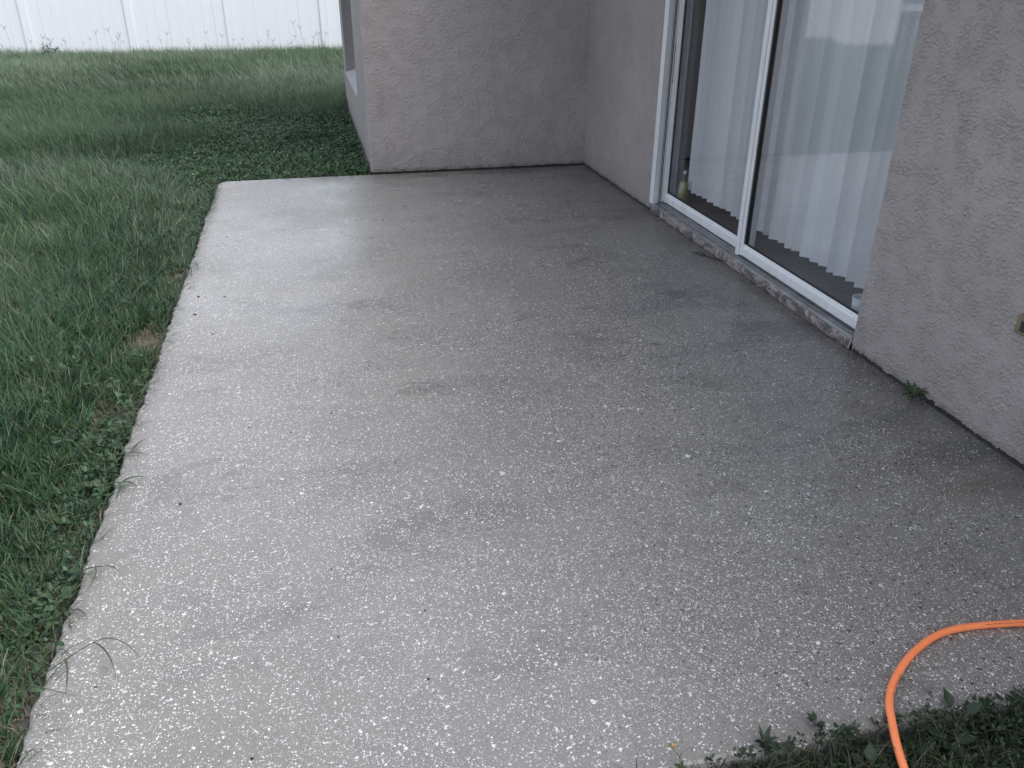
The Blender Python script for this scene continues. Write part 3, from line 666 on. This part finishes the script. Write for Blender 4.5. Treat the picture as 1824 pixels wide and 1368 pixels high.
def bare(x, y):
    n = vnoise(x, y, 2.6, 14)*0.5+0.5*vnoise(x, y, 7.0, 15); e = edge_dist(x, y)
    g = np.exp(-((y-4.85)/0.33)**2)+np.exp(-((y-3.55)/0.42)**2)+0.7*np.exp(-((y-1.45)/0.16)**2)
    return np.clip(sstep(0.38, 0.56, n)*sstep(0.30, 0.05, e)*g*1.6+sstep(.66, .78, n)*sstep(1.1, .3, e)*.7, 0, 1)*(y < YB)
def lawn():
    parts = []
    def zone(y0, y1, tufts, per, hmin, hmax, wid, seg, xr=(-9, 0.5), spread=0.035):
        x = rng.uniform(xr[0], xr[1], tufts*4); y = rng.uniform(y0, y1, tufts*4)
        ok = in_view(x, y) & on_lawn(x, y); x, y = x[ok], y[ok]
        if len(x) > tufts: x, y = x[:tufts], y[:tufts]
        keep = (rng.random(len(x)) > clover_zone(x, y)*0.45) & (rng.random(len(x)) > bare(x, y)*0.97); x, y = x[keep], y[keep]
        th = hmin+(hmax-hmin)*(0.35*vnoise(x, y, 0.8, 21)+0.65*rng.random(len(x)))
        th *= 0.45+0.55*sstep(0.0, 0.55, edge_dist(x, y))          # shorter beside the concrete
        th *= 1-0.68*clover_zone(x, y)
        th *= 0.86+0.4*vnoise(x, y, 0.62, 71)*(0.6+0.8*vnoise(x, y, 3.1, 72))
        wa = 2.7+1.1*(vnoise(x, y, 0.45, 33)-0.5)*2                 # combed direction
        X = np.repeat(x, per); Y = np.repeat(y, per); n = len(X)
        rad = rng.random(n)**0.5*spread; a0 = rng.uniform(0, 2*np.pi, n); X = X+np.cos(a0)*rad; Y = Y+np.sin(a0)*rad
        ok = on_lawn(X, Y); hh = np.repeat(th, per)*rng.uniform(0.45, 1.1, n); WA = np.repeat(wa, per)
        lean = np.abs(rng.normal(0.5, 0.25, n)); kc = 0.45+0.45*sstep(3.0, 9.0, Y); dirx = np.cos(a0)*0.9+np.cos(WA)*kc; diry = np.sin(a0)*0.9+np.sin(WA)*kc
        ang = np.arctan2(diry, dirx)
        C = palette(n, X, Y, 0); W_ = wid*rng.uniform(0.6, 1.35, n)
        s = ok
        parts.append(blade_arrays(X[s], Y[s], np.full(s.sum(), GZ), hh[s], W_[s], ang[s], lean[s], 0.12+0.2*rng.random(s.sum()), C[s], seg))
    zone(0.3, 2.8, 2000, 18, 0.06, 0.22, 0.0042, 3, (-2.6, -0.7))
    zone(2.5, 5.2, 4800, 15, 0.08, 0.26, 0.0042, 3, (-4.0, -0.7))
    zone(4.9, 9.0, 9000, 13, 0.11, 0.32, 0.0046, 3, (-5.5, 0.5), 0.04)
    zone(8.2, 13.0, 15500, 11, 0.13, 0.33, 0.0058, 2, (-7.5, 1.2), 0.05)
    zone(12.2, 17.5, 12500, 10, 0.15, 0.36, 0.0080, 2, (-9.5, 1.6), 0.06)
    n = 1500; x = SX0-0.004-np.abs(rng.normal(0, 0.02, n)); y = rng.uniform(1.05, 6.85, n); k = rng.random(n) < 0.25+0.75*vnoise(x, y, 4.0, 81); x, y = x[k], y[k]; n = len(x)
    C = palette(n, x, y, 0); dr = rng.random(n) < 0.3; C[dr] = np.array([0.20, 0.175, 0.12])*rng.uniform(.5, 1.2, (dr.sum(), 1))
    parts.append(blade_arrays(x, y, np.full(n, GZ), rng.uniform(.07, .15, n), rng.uniform(.0025, .0048, n), rng.normal(0, 0.9, n), rng.uniform(.45, 1.0, n), rng.uniform(.15, .5, n), C, 3))
    V, Q, T, C = join(parts)
    o = link('lawn_grass', np_mesh('lawn_grass', V, Q, T, C), M['grass'])
    tag(o, 'long uncut green grass of the lawn left of the patio', 'grass', kind='stuff')
lawn()
def far_lawn():
    """coarser grass outside the frame, seen from a step aside and in the door glass"""
    n = 26000; x = rng.uniform(-16, 0.4, n); y = rng.uniform(-3, 17.4, n); ok = on_lawn(x, y) & ~in_view(x, y, 0.9); x, y = x[ok], y[ok]; n = len(x)
    x2 = rng.uniform(-24, -8, 9000); y2 = rng.uniform(12, 29, 9000); x = np.concatenate([x, x2]); y = np.concatenate([y, y2]); n = len(x)
    v, q, t, c = blade_arrays(x, y, np.full(n, GZ), rng.uniform(.1, .24, n), rng.uniform(.02, .04, n), rng.uniform(0, 6.28, n), np.abs(rng.normal(.5, .2, n)), np.full(n, .2), palette(n, x, y, 0), 2)
    o = link('lawn_grass', np_mesh('lawn_grass_far', v, q, t, c), M['grass']); tag(o, 'sparser lawn grass beyond the frame and along the far left', 'grass', kind='stuff')
far_lawn()

# short mown-looking thatch: dry blades lying on the soil beside the slab
def thatch():
    n = 8000; x = SX0-0.006-np.abs(rng.normal(0, 0.16, n)); y = rng.uniform(1.0, 6.9, n); k = rng.random(n) < 0.25+0.75*bare(x, y); x, y = x[k], y[k]; n = len(x)
    c = np.array([(0.22, 0.185, 0.13)])*rng.uniform(.45, 1.25, (n, 1))
    v, q, t, c = blade_arrays(x, y, GZ+rng.uniform(0.002, 0.02, n), rng.uniform(.03, .10, n), rng.uniform(.002, .0035, n), rng.uniform(0, 6.28, n), rng.uniform(0.85, 1.2, n), np.full(n, .75), c, 2)
    o = link('dry_thatch', np_mesh('dry_thatch', v, q, t, c), M['grass']); tag(o, 'dry straw-coloured blades on bare soil along the slab edge', 'dry grass', kind='stuff')
thatch()

# leafy ground cover
def leaf_arrays(px, py, pz, ln, wd, ang, tilt, col):
    """folded pointed oval leaves: 6 verts, 4 tris->2 quads + 2 tris"""
    N = len(px); d = np.stack([np.cos(ang)*np.cos(tilt), np.sin(ang)*np.cos(tilt), np.sin(tilt)], -1); s = np.stack([-np.sin(ang), np.cos(ang), np.zeros(N)], -1)
    up = np.cross(d, s)*-1; p = np.stack([px, py, pz], -1); l = ln[:, None]; w = wd[:, None]
    fold = up*(w*0.28)*-1
    L = [p, p+d*l*0.38+s*w*.5+fold*-1, p+d*l*0.38-s*w*.5+fold*-1, p+d*l*0.42, p+d*l*0.78+s*w*.34+fold*-.6, p+d*l*0.78-s*w*.34+fold*-.6, p+d*l-np.array([0, 0, 1])*l*0.12]
    V = np.stack(L, 1).reshape(-1, 3); b = np.arange(N)[:, None]*7
    Q = np.concatenate([b+np.array([[3, 1, 4, 6]]), b+np.array([[3, 6, 5, 2]])], 0); T = np.concatenate([b+np.array([[0, 1, 3]]), b+np.array([[0, 3, 2]])], 0)
    return V, Q, T, np.repeat(col, 7, 0)
def leaves_at(x, y, z, per, size, cbase, tmin=-0.1, tmax=0.7):
    X = np.repeat(x, per); Y = np.repeat(y, per); Z = np.repeat(z, per); n = len(X)
    a = rng.uniform(0, 6.28, n); r_ = rng.random(n)*size*0.5
    ln = size*rng.uniform(.6, 1.3, n); c = np.array([cbase])*rng.uniform(.6, 1.45, (n, 1))*(1+.08*rng.standard_normal((n, 3)))
    return leaf_arrays(X+np.cos(a)*r_, Y+np.sin(a)*r_, Z, ln, ln*rng.uniform(.4, .62, n), a, rng.uniform(tmin, tmax, n), np.clip(c, .01, .5))
def ground_cover():
    parts = []
    # behind the slab, by the house corner
    n = 19000; x = rng.uniform(-3.2, XP, n); y = rng.uniform(6.6, 13.0, n); k = (rng.random(n) < clover_zone(x, y)) & on_lawn(x, y); x, y = x[k], y[k]
    z = GZ+rng.random(len(x))*(0.03+0.07*vnoise(x, y, 2.0, 41)); parts.append(leaves_at(x, y, z+0.02, 4, 0.030, (0.054, 0.112, 0.042), -0.4, 1.1))
    o = join(parts); ob_ = link('clover_patch', np_mesh('clover_patch', *o[:3], col=o[3]), M['leaf']); tag(ob_, 'low broad-leaved green weeds behind the slab beside the house corner', 'ground cover', kind='stuff')
    # leafy weeds along the slab's left edge
    parts = []
    n = 7000; x = SX0-np.abs(rng.normal(0, 0.17, n))+0.012; y = rng.uniform(1.1, 7.1, n)
    dens = np.exp(-((y-2.75)/0.40)**2)*0.75+np.exp(-((y-6.2)/0.6)**2)*0.8+np.exp(-((y-1.9)/0.2)**2)*0.25+0.02
    k = rng.random(n) < dens*np.where(x > SX0, 0.35, 1.0); x, y = x[k], y[k]
    z = np.where(x > SX0-0.01, 0.006, GZ+0.01)+rng.random(len(x))*0.07*sstep(0.25, 0.0, SX0-x+0.0)
    parts.append(leaves_at(x, y, z, 4, 0.021, (0.036, 0.070, 0.030), -0.3, 1.0))
    o = join(parts); ob_ = link('edge_weeds', np_mesh('edge_weeds', *o[:3], col=o[3]), M['leaf']); tag(ob_, 'small leafy weeds creeping along the left edge of the slab', 'weeds', kind='stuff')
    parts = []
    n = 2600; x = rng.uniform(-4.5, SX0-0.05, n); y = rng.uniform(1.0, 8.5, n); k = in_view(x, y, 0.3) & (rng.random(n) < sstep(0.5, 0.75, vnoise(x, y, 1.9, 61))); x, y = x[k], y[k]
    parts.append(leaves_at(x, y, GZ+0.03+rng.random(len(x))*0.10, 5, 0.028, (0.040, 0.082, 0.036), -0.3, 1.0))
    o = join(parts); ob_ = link('lawn_weeds', np_mesh('lawn_weeds', *o[:3], col=o[3]), M['leaf']); tag(ob_, 'small broad leaves scattered through the lawn grass', 'weeds', kind='stuff')
    # near weed bed at the slab's near edge
    parts = []
    n = 3300; x = rng.uniform(0.62, 2.25, n); y = SY0+0.012-np.abs(rng.normal(0, 0.22, n)); k = rng.random(n) < sstep(0.62, 0.95, x+0.4*(SY0-y)); x, y = x[k], y[k]
    edge = sstep(0.9, 1.6, x)
    z = GZ+0.005+rng.random(len(x))*(0.03+0.055*edge*vnoise(x, y, 6, 51)); z = np.where(y > SY0-0.01, np.maximum(z, 0.004), z)
    parts.append(leaves_at(x, y, z, 4, 0.014, (0.024, 0.045, 0.018), -0.4, 1.0))
    o = join(parts); ob_ = link('weed_bed', np_mesh('weed_bed', *o[:3], col=o[3]), M['leaf']); tag(ob_, 'dark green clover-like weeds at the near corner under the orange hose', 'weeds', kind='stuff')
    n = 6000; x = rng.uniform(0.5, 2.25, n); y = SY0-0.01-np.abs(rng.normal(0, 0.25, n)); c = np.where(rng.random((n, 1)) < .3, [[.10, .09, .06]], [[.026, .044, .018]])*rng.uniform(.6, 1.3, (n, 1))
    v, q, t, c = blade_arrays(x, y, np.full(n, GZ), rng.uniform(.04, .13, n), rng.uniform(.002, .004, n), rng.uniform(0, 6.28, n), np.abs(rng.normal(.8, .3, n)), rng.uniform(.2, .6, n), c, 3)
    ob_ = link('weed_bed_grass', np_mesh('weed_bed_grass', v, q, t, c), M['grass']); tag(ob_, 'short grass blades mixed into the near weed bed', 'grass', kind='stuff')
ground_cover()
# tiny pale clover blossoms
b = MB()
for k in range(70):
    x = random.uniform(-2.2, XP-.1); y = random.uniform(7.0, 11); z = GZ+random.uniform(.05, .11); r_ = random.uniform(.003, .0065)
    b.add([(x-r_, y, z), (x, y-r_, z), (x+r_, y, z), (x, y+r_, z), (x, y, z+r_), (x, y, z-r_)], [(0, 1, 4), (1, 2, 4), (2, 3, 4), (3, 0, 4), (1, 0, 5), (2, 1, 5), (3, 2, 5), (0, 3, 5)])
tag(b.build('clover_blossom', M['cup']), 'tiny white blossoms dotted over the weeds behind the slab', 'blossoms', kind='stuff')

# ------------------------------------------------------------------ orange hose
def catmull(P, n):
    P = [Vector(p) for p in P]; out = []
    for i in range(1, len(P)-2):
        a, b_, c, d = P[i-1:i+3]
        for k in range(n):
            t = k/n; out.append(0.5*((2*b_)+(c-a)*t+(2*a-5*b_+4*c-d)*t*t+(3*b_-a-3*c+d)*t**3))
    out.append(P[-2]); return out
HR = 0.0092
hp = [(2.17, 0.95, HR), (2.13, 1.10, HR), (1.95, 1.232, HR), (1.70, 1.293, HR), (1.50, 1.313, HR), (1.372, 1.278, HR), (1.265, 1.215, HR), (1.195, 1.150, HR), (1.150, 1.075, HR+0.004), (1.125, 1.02, 0.010), (1.105, 0.95, 0.0), (1.085, 0.80, -0.02), (1.06, 0.55, -0.03), (1.02, 0.2, -0.03), (0.9, -0.3, -0.03)]
hc = catmull(hp, 14)
hose = MB().tube(hc, HR, 16).build('hose', M['hose'], smooth=True)
tag(hose, 'bright orange hose curving over the concrete into the weeds', 'hose')
def hose_text(txt, s0, size, roll, direction=1):
    """print wrapped on the hose skin: glyph outlines mapped to arc length and roll angle"""
    cu_ = bpy.data.curves.new('t', 'FONT'); cu_.body = txt; cu_.size = size; cu_.space_character = 1.15
    to = bpy.data.objects.new('t', cu_); COL.objects.link(to); bpy.context.view_layer.update()
    me = bpy.data.meshes.new_from_object(to.evaluated_get(bpy.context.evaluated_depsgraph_get())); bpy.data.objects.remove(to); bpy.data.curves.remove(cu_)
    S = [0.0]
    for a, b_ in zip(hc[:-1], hc[1:]): S.append(S[-1]+(b_-a).length)
    S = np.array(S); PX = np.array([tuple(p) for p in hc])
    def at(s): return Vector([np.interp(s, S, PX[:, i]) for i in range(3)])
    for v in me.vertices:
        s = s0+direction*v.co.x*0.9; p = at(s); t = (at(s+.004)-at(s-.004)).normalized(); a = t.cross(Vector((0, 0, 1))).normalized(); b_ = a.cross(t)
        w = roll+direction*(v.co.y-size*0.35)/HR
        v.co = p+(a*math.cos(w)+b_*math.sin(w))*(HR+0.00025)
    me.update(); o = link('printed_lettering', me, M['ink'], hose); return o
hose_text('CAUTION-RISK OF BURSTING. DO NOT USE OVER 300 PSI', 0.0+sum((b_-a).length for a, b_ in zip(hc[:-1], hc[1:]) if a.x > 1.705), 0.0042, R(128))
hose_text('CAUTION-RISK OF BURSTING. DO NOT USE', sum((b_-a).length for a, b_ in zip(hc[:-1], hc[1:]) if a.x > 1.262), 0.0042, R(138))

# ------------------------------------------------------------------ single plants
def blade_strip(mb, pts, w):
    """flat tapering blade through pts, slightly keeled"""
    pts = [Vector(p) for p in pts]; n = len(pts); base = len(mb.v)
    for i, p in enumerate(pts):
        t = (pts[min(i+1, n-1)]-pts[max(i-1, 0)]).normalized(); s = t.cross(Vector((0, 0, 1)))
        if s.length < 1e-4: s = Vector((1, 0, 0))
        s.normalize(); q = i/(n-1); ww = w*0.5*(1-q**2.2)*(0.55+0.45*min(1, q*5))+0.0002
        mb.v += [tuple(p-s*ww+Vector((0, 0, ww*.35))), tuple(p), tuple(p+s*ww+Vector((0, 0, ww*.35)))]
    for i in range(n-1):
        a = base+3*i; mb.f += [(a, a+1, a+4, a+3), (a+1, a+2, a+5, a+4)]
def colmat(name, c, trans=0.15):
    g = NT(name); n1 = g.noise(g.pos(), 45, 3, 0.6); col = g.mix(g.map(n1, .3, .7), tuple(x*.75 for x in c), tuple(x*1.25 for x in c))
    b = g.bsdf(col, 0.5); t = g.n('BsdfTranslucent'); g.t.links.new(col, t.inputs[0]); mx = g.n('MixShader', {0: trans})
    g.t.links.new(b.outputs[0], mx.inputs[1]); g.t.links.new(t.outputs[0], mx.inputs[2]); return g.end(mx)
M['runner'] = colmat('grey_green_runner', (0.060, 0.075, 0.045)); M['blade'] = colmat('green_blade', (0.045, 0.078, 0.035)); M['darkleaf'] = colmat('dark_weed_leaf', (0.019, 0.036, 0.015)); M['freshleaf'] = colmat('fresh_weed_leaf', (0.05, 0.085, 0.03))
def bez(a, b_, c, n=9):
    a, b_, c = Vector(a), Vector(b_), Vector(c); return [a*(1-t)**2+b_*2*t*(1-t)+c*t*t for t in (k/(n-1) for k in range(n))]
def runner(label, base, stems, blades, mat='runner'):
    r_ = tag(empty('grass_runner', base), label, 'grass runner', 'grass runners reaching over the slab edge'); B = Vector(base)
    for st in stems: MB().tube([p-B for p in bez(*st)], [0.0016]*7+[0.0012, 0.0008], 6).build('stem', M[mat], r_, smooth=True)
    for bl_, w in blades:
        mb = MB(); blade_strip(mb, [p-B for p in bez(*bl_, n=10)], w); mb.build('leaf_blade', M[mat], r_)
runner('long forked grass runner lying far out on the near slab corner', (-0.80, 1.645, 0.0),
       [((-0.80, 1.645, 0.0), (-0.74, 1.67, 0.035), (-0.655, 1.722, 0.045))],
       [(((-0.655, 1.722, 0.045), (-0.60, 1.75, 0.05), (-0.545, 1.683, 0.006)), 0.0045), (((-0.655, 1.722, 0.045), (-0.61, 1.70, 0.04), (-0.592, 1.625, 0.004)), 0.005), (((-0.715, 1.69, 0.036), (-0.70, 1.67, 0.03), (-0.70, 1.60, 0.004)), 0.006), (((-0.79, 1.65, 0.01), (-0.73, 1.60, 0.03), (-0.64, 1.575, 0.004)), 0.0025)])
runner('thin arching grass runner above the long forked one', (-0.79, 2.06, 0.0), [((-0.79, 2.06, 0.0), (-0.74, 2.075, 0.02), (-0.70, 2.06, 0.02))],
       [(((-0.70, 2.06, 0.02), (-0.67, 2.06, 0.025), (-0.648, 2.03, 0.004)), 0.004), (((-0.725, 2.065, 0.02), (-0.70, 2.03, 0.02), (-0.735, 1.975, 0.004)), 0.004)])
runner('short tangled grass sprig below the thin arching runner', (-0.79, 1.90, 0.0), [((-0.79, 1.90, 0.0), (-0.765, 1.905, 0.012), (-0.74, 1.90, 0.012))],
       [(((-0.755, 1.90, 0.012), (-0.72, 1.93, 0.03), (-0.718, 1.93, 0.004)), 0.004), (((-0.745, 1.90, 0.012), (-0.72, 1.89, 0.02), (-0.705, 1.865, 0.003)), 0.006), (((-0.77, 1.90, 0.01), (-0.74, 1.86, 0.02), (-0.735, 1.82, 0.003)), 0.004)])
runner('stout pointed grass blades at the edge beside the leafy weeds', (-0.80, 2.52, 0.0), [((-0.80, 2.52, 0.0), (-0.765, 2.53, 0.012), (-0.73, 2.515, 0.012))],
       [(((-0.73, 2.515, 0.012), (-0.69, 2.53, 0.03), (-0.655, 2.54, 0.004)), 0.011), (((-0.74, 2.515, 0.012), (-0.72, 2.49, 0.02), (-0.735, 2.43, 0.003)), 0.010), (((-0.735, 2.515, 0.012), (-0.70, 2.51, 0.02), (-0.675, 2.485, 0.004)), 0.007)], 'blade')
runner('grass sprig with spread blades above the leafy weeds', (-0.80, 2.70, 0.0), [((-0.80, 2.70, 0.0), (-0.765, 2.71, 0.012), (-0.735, 2.705, 0.014))],
       [(((-0.735, 2.705, 0.012), (-0.71, 2.76, 0.03), (-0.69, 2.80, 0.01)), 0.008), (((-0.74, 2.705, 0.012), (-0.71, 2.70, 0.02), (-0.675, 2.69, 0.004)), 0.007), (((-0.76, 2.71, 0.012), (-0.76, 2.74, 0.02), (-0.78, 2.78, 0.02)), 0.007)], 'blade')
runner('grass blades leaning over the middle of the left slab edge', (-0.82, 3.10, GZ), [((-0.82, 3.10, GZ), (-0.80, 3.11, 0.0), (-0.775, 3.13, 0.03))],
       [(((-0.775, 3.13, 0.03), (-0.73, 3.18, 0.06), (-0.69, 3.22, 0.035)), 0.009), (((-0.78, 3.13, 0.03), (-0.74, 3.13, 0.07), (-0.70, 3.17, 0.02)), 0.008)], 'blade')
runner('curled dry grass sprig on the upper left slab edge', (-0.80, 4.72, 0.0), [((-0.80, 4.72, 0.0), (-0.775, 4.76, 0.02), (-0.745, 4.78, 0.02))],
       [(((-0.745, 4.78, 0.02), (-0.70, 4.80, 0.03), (-0.70, 4.66, 0.004)), 0.008), (((-0.76, 4.76, 0.02), (-0.73, 4.70, 0.03), (-0.725, 4.58, 0.004)), 0.008), (((-0.77, 4.74, 0.01), (-0.75, 4.68, 0.02), (-0.745, 4.52, 0.004)), 0.006)])

def leaf_mesh(mb, base, d, up, ln, wd, n=5):
    base, d, up = Vector(base), Vector(d).normalized(), Vector(up); s = d.cross(up).normalized(); up = s.cross(d); b0 = len(mb.v)
    for i in range(n+1):
        t = i/n; w = wd*math.sin(math.pi*min(.97, 0.06+t*0.94)**0.8)*0.5; p = base+d*ln*t-up*(ln*0.18*t*t)
        mb.v += [tuple(p-s*w+up*w*.25), tuple(p), tuple(p+s*w+up*w*.25)]
    for i in range(n): a = b0+3*i; mb.f += [(a, a+1, a+4, a+3), (a+1, a+2, a+5, a+4)]
def plant(name, label, cat, loc, leaves, ln, wd, h, mat, group=None, seed=0, tilt=(0.1, 0.9)):
    rr = random.Random(seed); r_ = tag(empty(name, loc), label, cat, group); a0 = rr.uniform(0, 6.28)
    for k in range(leaves):
        a = a0+k*2.4+rr.uniform(-.3, .3); ti = rr.uniform(*tilt); l = ln*rr.uniform(.7, 1.15); top = Vector((math.cos(a)*h*.35, math.sin(a)*h*.35, h*rr.uniform(.5, 1)))
        st = MB().tube(bez((0, 0, 0), (top.x*.2, top.y*.2, top.z*.7), top, 5), 0.0011, 5); lf = MB(); leaf_mesh(lf, top, (math.cos(a)*math.cos(ti), math.sin(a)*math.cos(ti), math.sin(ti)), (0, 0, 1), l, wd*rr.uniform(.85, 1.15))
        o = lf.build('leaf', M[mat], r_, smooth=True); st.build('stalk', M['stem'], o, smooth=True)
    return r_
WG = 'weed plants at the near slab edge'
plant('broadleaf_weed', 'dark weed with an upright rounded leaf right of the hose at the slab edge', 'weed', (1.325, 1.075, GZ), 3, 0.042, 0.030, 0.075, 'darkleaf', WG, 3, (0.5, 1.0))
plant('broadleaf_weed', 'broad-leaved weed flopping low in the bed right of the hose', 'weed', (1.27, 1.03, GZ), 4, 0.040, 0.026, 0.05, 'darkleaf', WG, 5)
plant('broadleaf_weed', 'broad-leaved weed at the far right end of the weed bed', 'weed', (1.43, 1.03, GZ), 4, 0.038, 0.026, 0.05, 'darkleaf', WG, 12)
plant('broadleaf_weed', 'round-leaved weed pressed close to the left side of the hose', 'weed', (1.055, 1.01, GZ), 5, 0.040, 0.030, 0.05, 'darkleaf', WG, 6)
plant('broadleaf_weed', 'pale round-leaved weed at the bottom of the weed bed left of the hose', 'weed', (0.885, 1.01, GZ), 4, 0.034, 0.028, 0.045, 'freshleaf', WG, 8)
plant('broadleaf_weed', 'bright green clover-like weed low in the middle of the weed bed', 'weed', (0.945, 0.99, GZ), 5, 0.028, 0.02, 0.045, 'freshleaf', WG, 9)
plant('rosette_weed', 'dark spiky rosette weed standing alone on the slab edge', 'weed', (0.845, 1.105, 0.002), 9, 0.034, 0.010, 0.012, 'darkleaf', WG, 10, (0.6, 1.3))
plant('rosette_weed', 'dark trailing weed sprig reaching onto the concrete left of the hose', 'weed', (0.985, 1.125, 0.002), 7, 0.024, 0.013, 0.015, 'darkleaf', WG, 11, (0.1, 0.9))
plant('seedling', 'small yellow-green seedling at the left slab edge below the thin runner', 'weed', (-0.80, 1.985, GZ), 5, 0.030, 0.022, 0.065, 'freshleaf', None, 14)
plant('wall_weed', 'small green weed growing in the crack at the wall base', 'weed', (2.230, 2.46, 0.0), 14, 0.045, 0.019, 0.045, 'blade', None, 15, (0.0, 1.1))
# bud stalk
bs = tag(empty('flower_stalk', (0.635, 1.088, 0.0)), 'thin brown stalk with a yellow bud rising at the near slab edge', 'flower')
MB().tube([(0.0, 0, -0.03), (0.003, 0, 0.02), (0.000, 0.004, 0.038), (-0.012, 0.008, 0.055), (-0.018, 0.010, 0.068)], 0.0012, 6).build('stem', M['dry'], bs, smooth=True)
MB().tube([(0.000, 0.004, 0.036), (0.004, 0.004, 0.048), (0.003, 0.004, 0.056)], [0.0009, 0.0009, 0.0004], 5).build('branch', M['dry'], bs, smooth=True)
MB().lathe([(0.001, -0.004), (0.004, -0.001), (0.0042, 0.003), (0.003, 0.006), (0.0, 0.007)], 9, (-0.017, 0.010, 0.070)).build('bud', M['bud'], bs, smooth=True)
MB().lathe([(0.001, -0.003), (0.003, 0.0), (0.0024, 0.004), (0.0, 0.005)], 7, (-0.023, 0.012, 0.072)).build('calyx', M['dry'], bs, smooth=True)
for k in range(3):
    lf = MB(); a = 0.3+k*1.1; leaf_mesh(lf, (0.004, 0, 0.0+0.005*k), (math.cos(a), 0.2, 0.5), (0, 0, 1), 0.018, 0.010); lf.build('leaf', M['blade'], bs, smooth=True)
# twig against the sill
tw = tag(empty('twig', (2.225, 4.33, 0.003)), 'dark withered sprig lying on the concrete against the door sill', 'twig')
MB().tube([(0.03, -0.10, 0.004), (0.0, -0.03, 0.006), (-0.03, 0.03, 0.004), (-0.06, 0.10, 0.003)], [0.003, 0.0035, 0.003, 0.0015], 6).build('stem', M['crumb'], tw, smooth=True)
for k, (x, y_) in enumerate(((0.02, -0.08), (-0.015, 0.0), (-0.045, 0.06), (0.03, -0.11))):
    lf = MB(); leaf_mesh(lf, (x, y_, 0.006), (-0.6+.5*k, 0.5-.3*k, .15), (0, 0, 1), 0.035, 0.014); lf.build('leaf', M['crumb'], tw, smooth=True)

# tall forked seed heads in front of the fence
heads = []
for k in range(6):
    rr = random.Random(50+k); b = MB(); h = rr.uniform(.42, .62); lx, ly = rr.uniform(-.10, .10), rr.uniform(-.06, .04)
    top = Vector((lx, ly, h)); b.tube(bez((0, 0, 0), (lx*.2, ly*.2, h*.6), top, 6), 0.0018, 5)
    hd = MB(); a = rr.uniform(-.5, .5)
    for s in (-1, 1):
        e = top+Vector((s*rr.uniform(.03, .065)+a*.06, rr.uniform(-.02, .02), rr.uniform(.05, .09))); hd.tube(bez(top, top+Vector((s*.012, 0, .05)), e, 5), [.002, .0038, .0038, .003, .0015], 5)
    sm_, hm = b.mesh('stem'), hd.mesh('seed_head'); sm_.materials.append(M['dry']); hm.materials.append(M['seed']); heads.append((sm_, hm))
for k in range(58):
    x = random.uniform(-5.6, 0.55); y_ = random.uniform(15.6, 17.2); a, c = heads[k % 6]
    r_ = tag(empty('grass_seed_stalk', (x, y_, GZ), random.uniform(-.7, .7)), 'thin grass stalk with a forked seed head in front of the white fence', 'grass stalk', 'seed stalks in front of the fence')
    s = random.uniform(.5, .98); r_.scale = (s, s, s)
    o = link('stem', a, None, r_); link('seed_head', c, None, o)
# a dark tuft of weed at the fence foot
plant('fence_weed', 'dark leafy weed clump at the foot of the fence near the left post', 'weed', (-4.35, 17.1, GZ), 42, 0.07, 0.04, 0.28, 'darkleaf', None, 31, (-0.4, 0.9))

# litter on the slab
b = MB(); rr = random.Random(3)
spots = [(-0.652, 4.03, .010), (-0.548, 3.76, .007), (-0.529, 4.25, .007), (-0.66, 4.28, .009), (-0.59, 5.35, .006), (-0.53, 2.36, .008)]+[(rr.uniform(-.7, 2.1), rr.uniform(1.3, 6.5), rr.uniform(.002, .0055)) for _ in range(70)]
for x, y_, s in spots:
    n = 6; a0 = rr.uniform(0, 6); vs = [(x+math.cos(a0+k)*s*rr.uniform(.5, 1.2), y_+math.sin(a0+k)*s*rr.uniform(.4, .9), 0.0008) for k in range(n)]+[(x+math.cos(a0+k)*s*.4, y_+math.sin(a0+k)*s*.4, 0.0008+s*rr.uniform(.3, .6)) for k in range(n)]
    b.add(vs, [tuple(range(n, 2*n))]+[(k, (k+1) % n, (k+1) % n+n, k+n) for k in range(n)])
tag(b.build('grit', M['crumb']), 'dark crumbs of soil and leaf scattered over the slab', 'debris', kind='stuff')
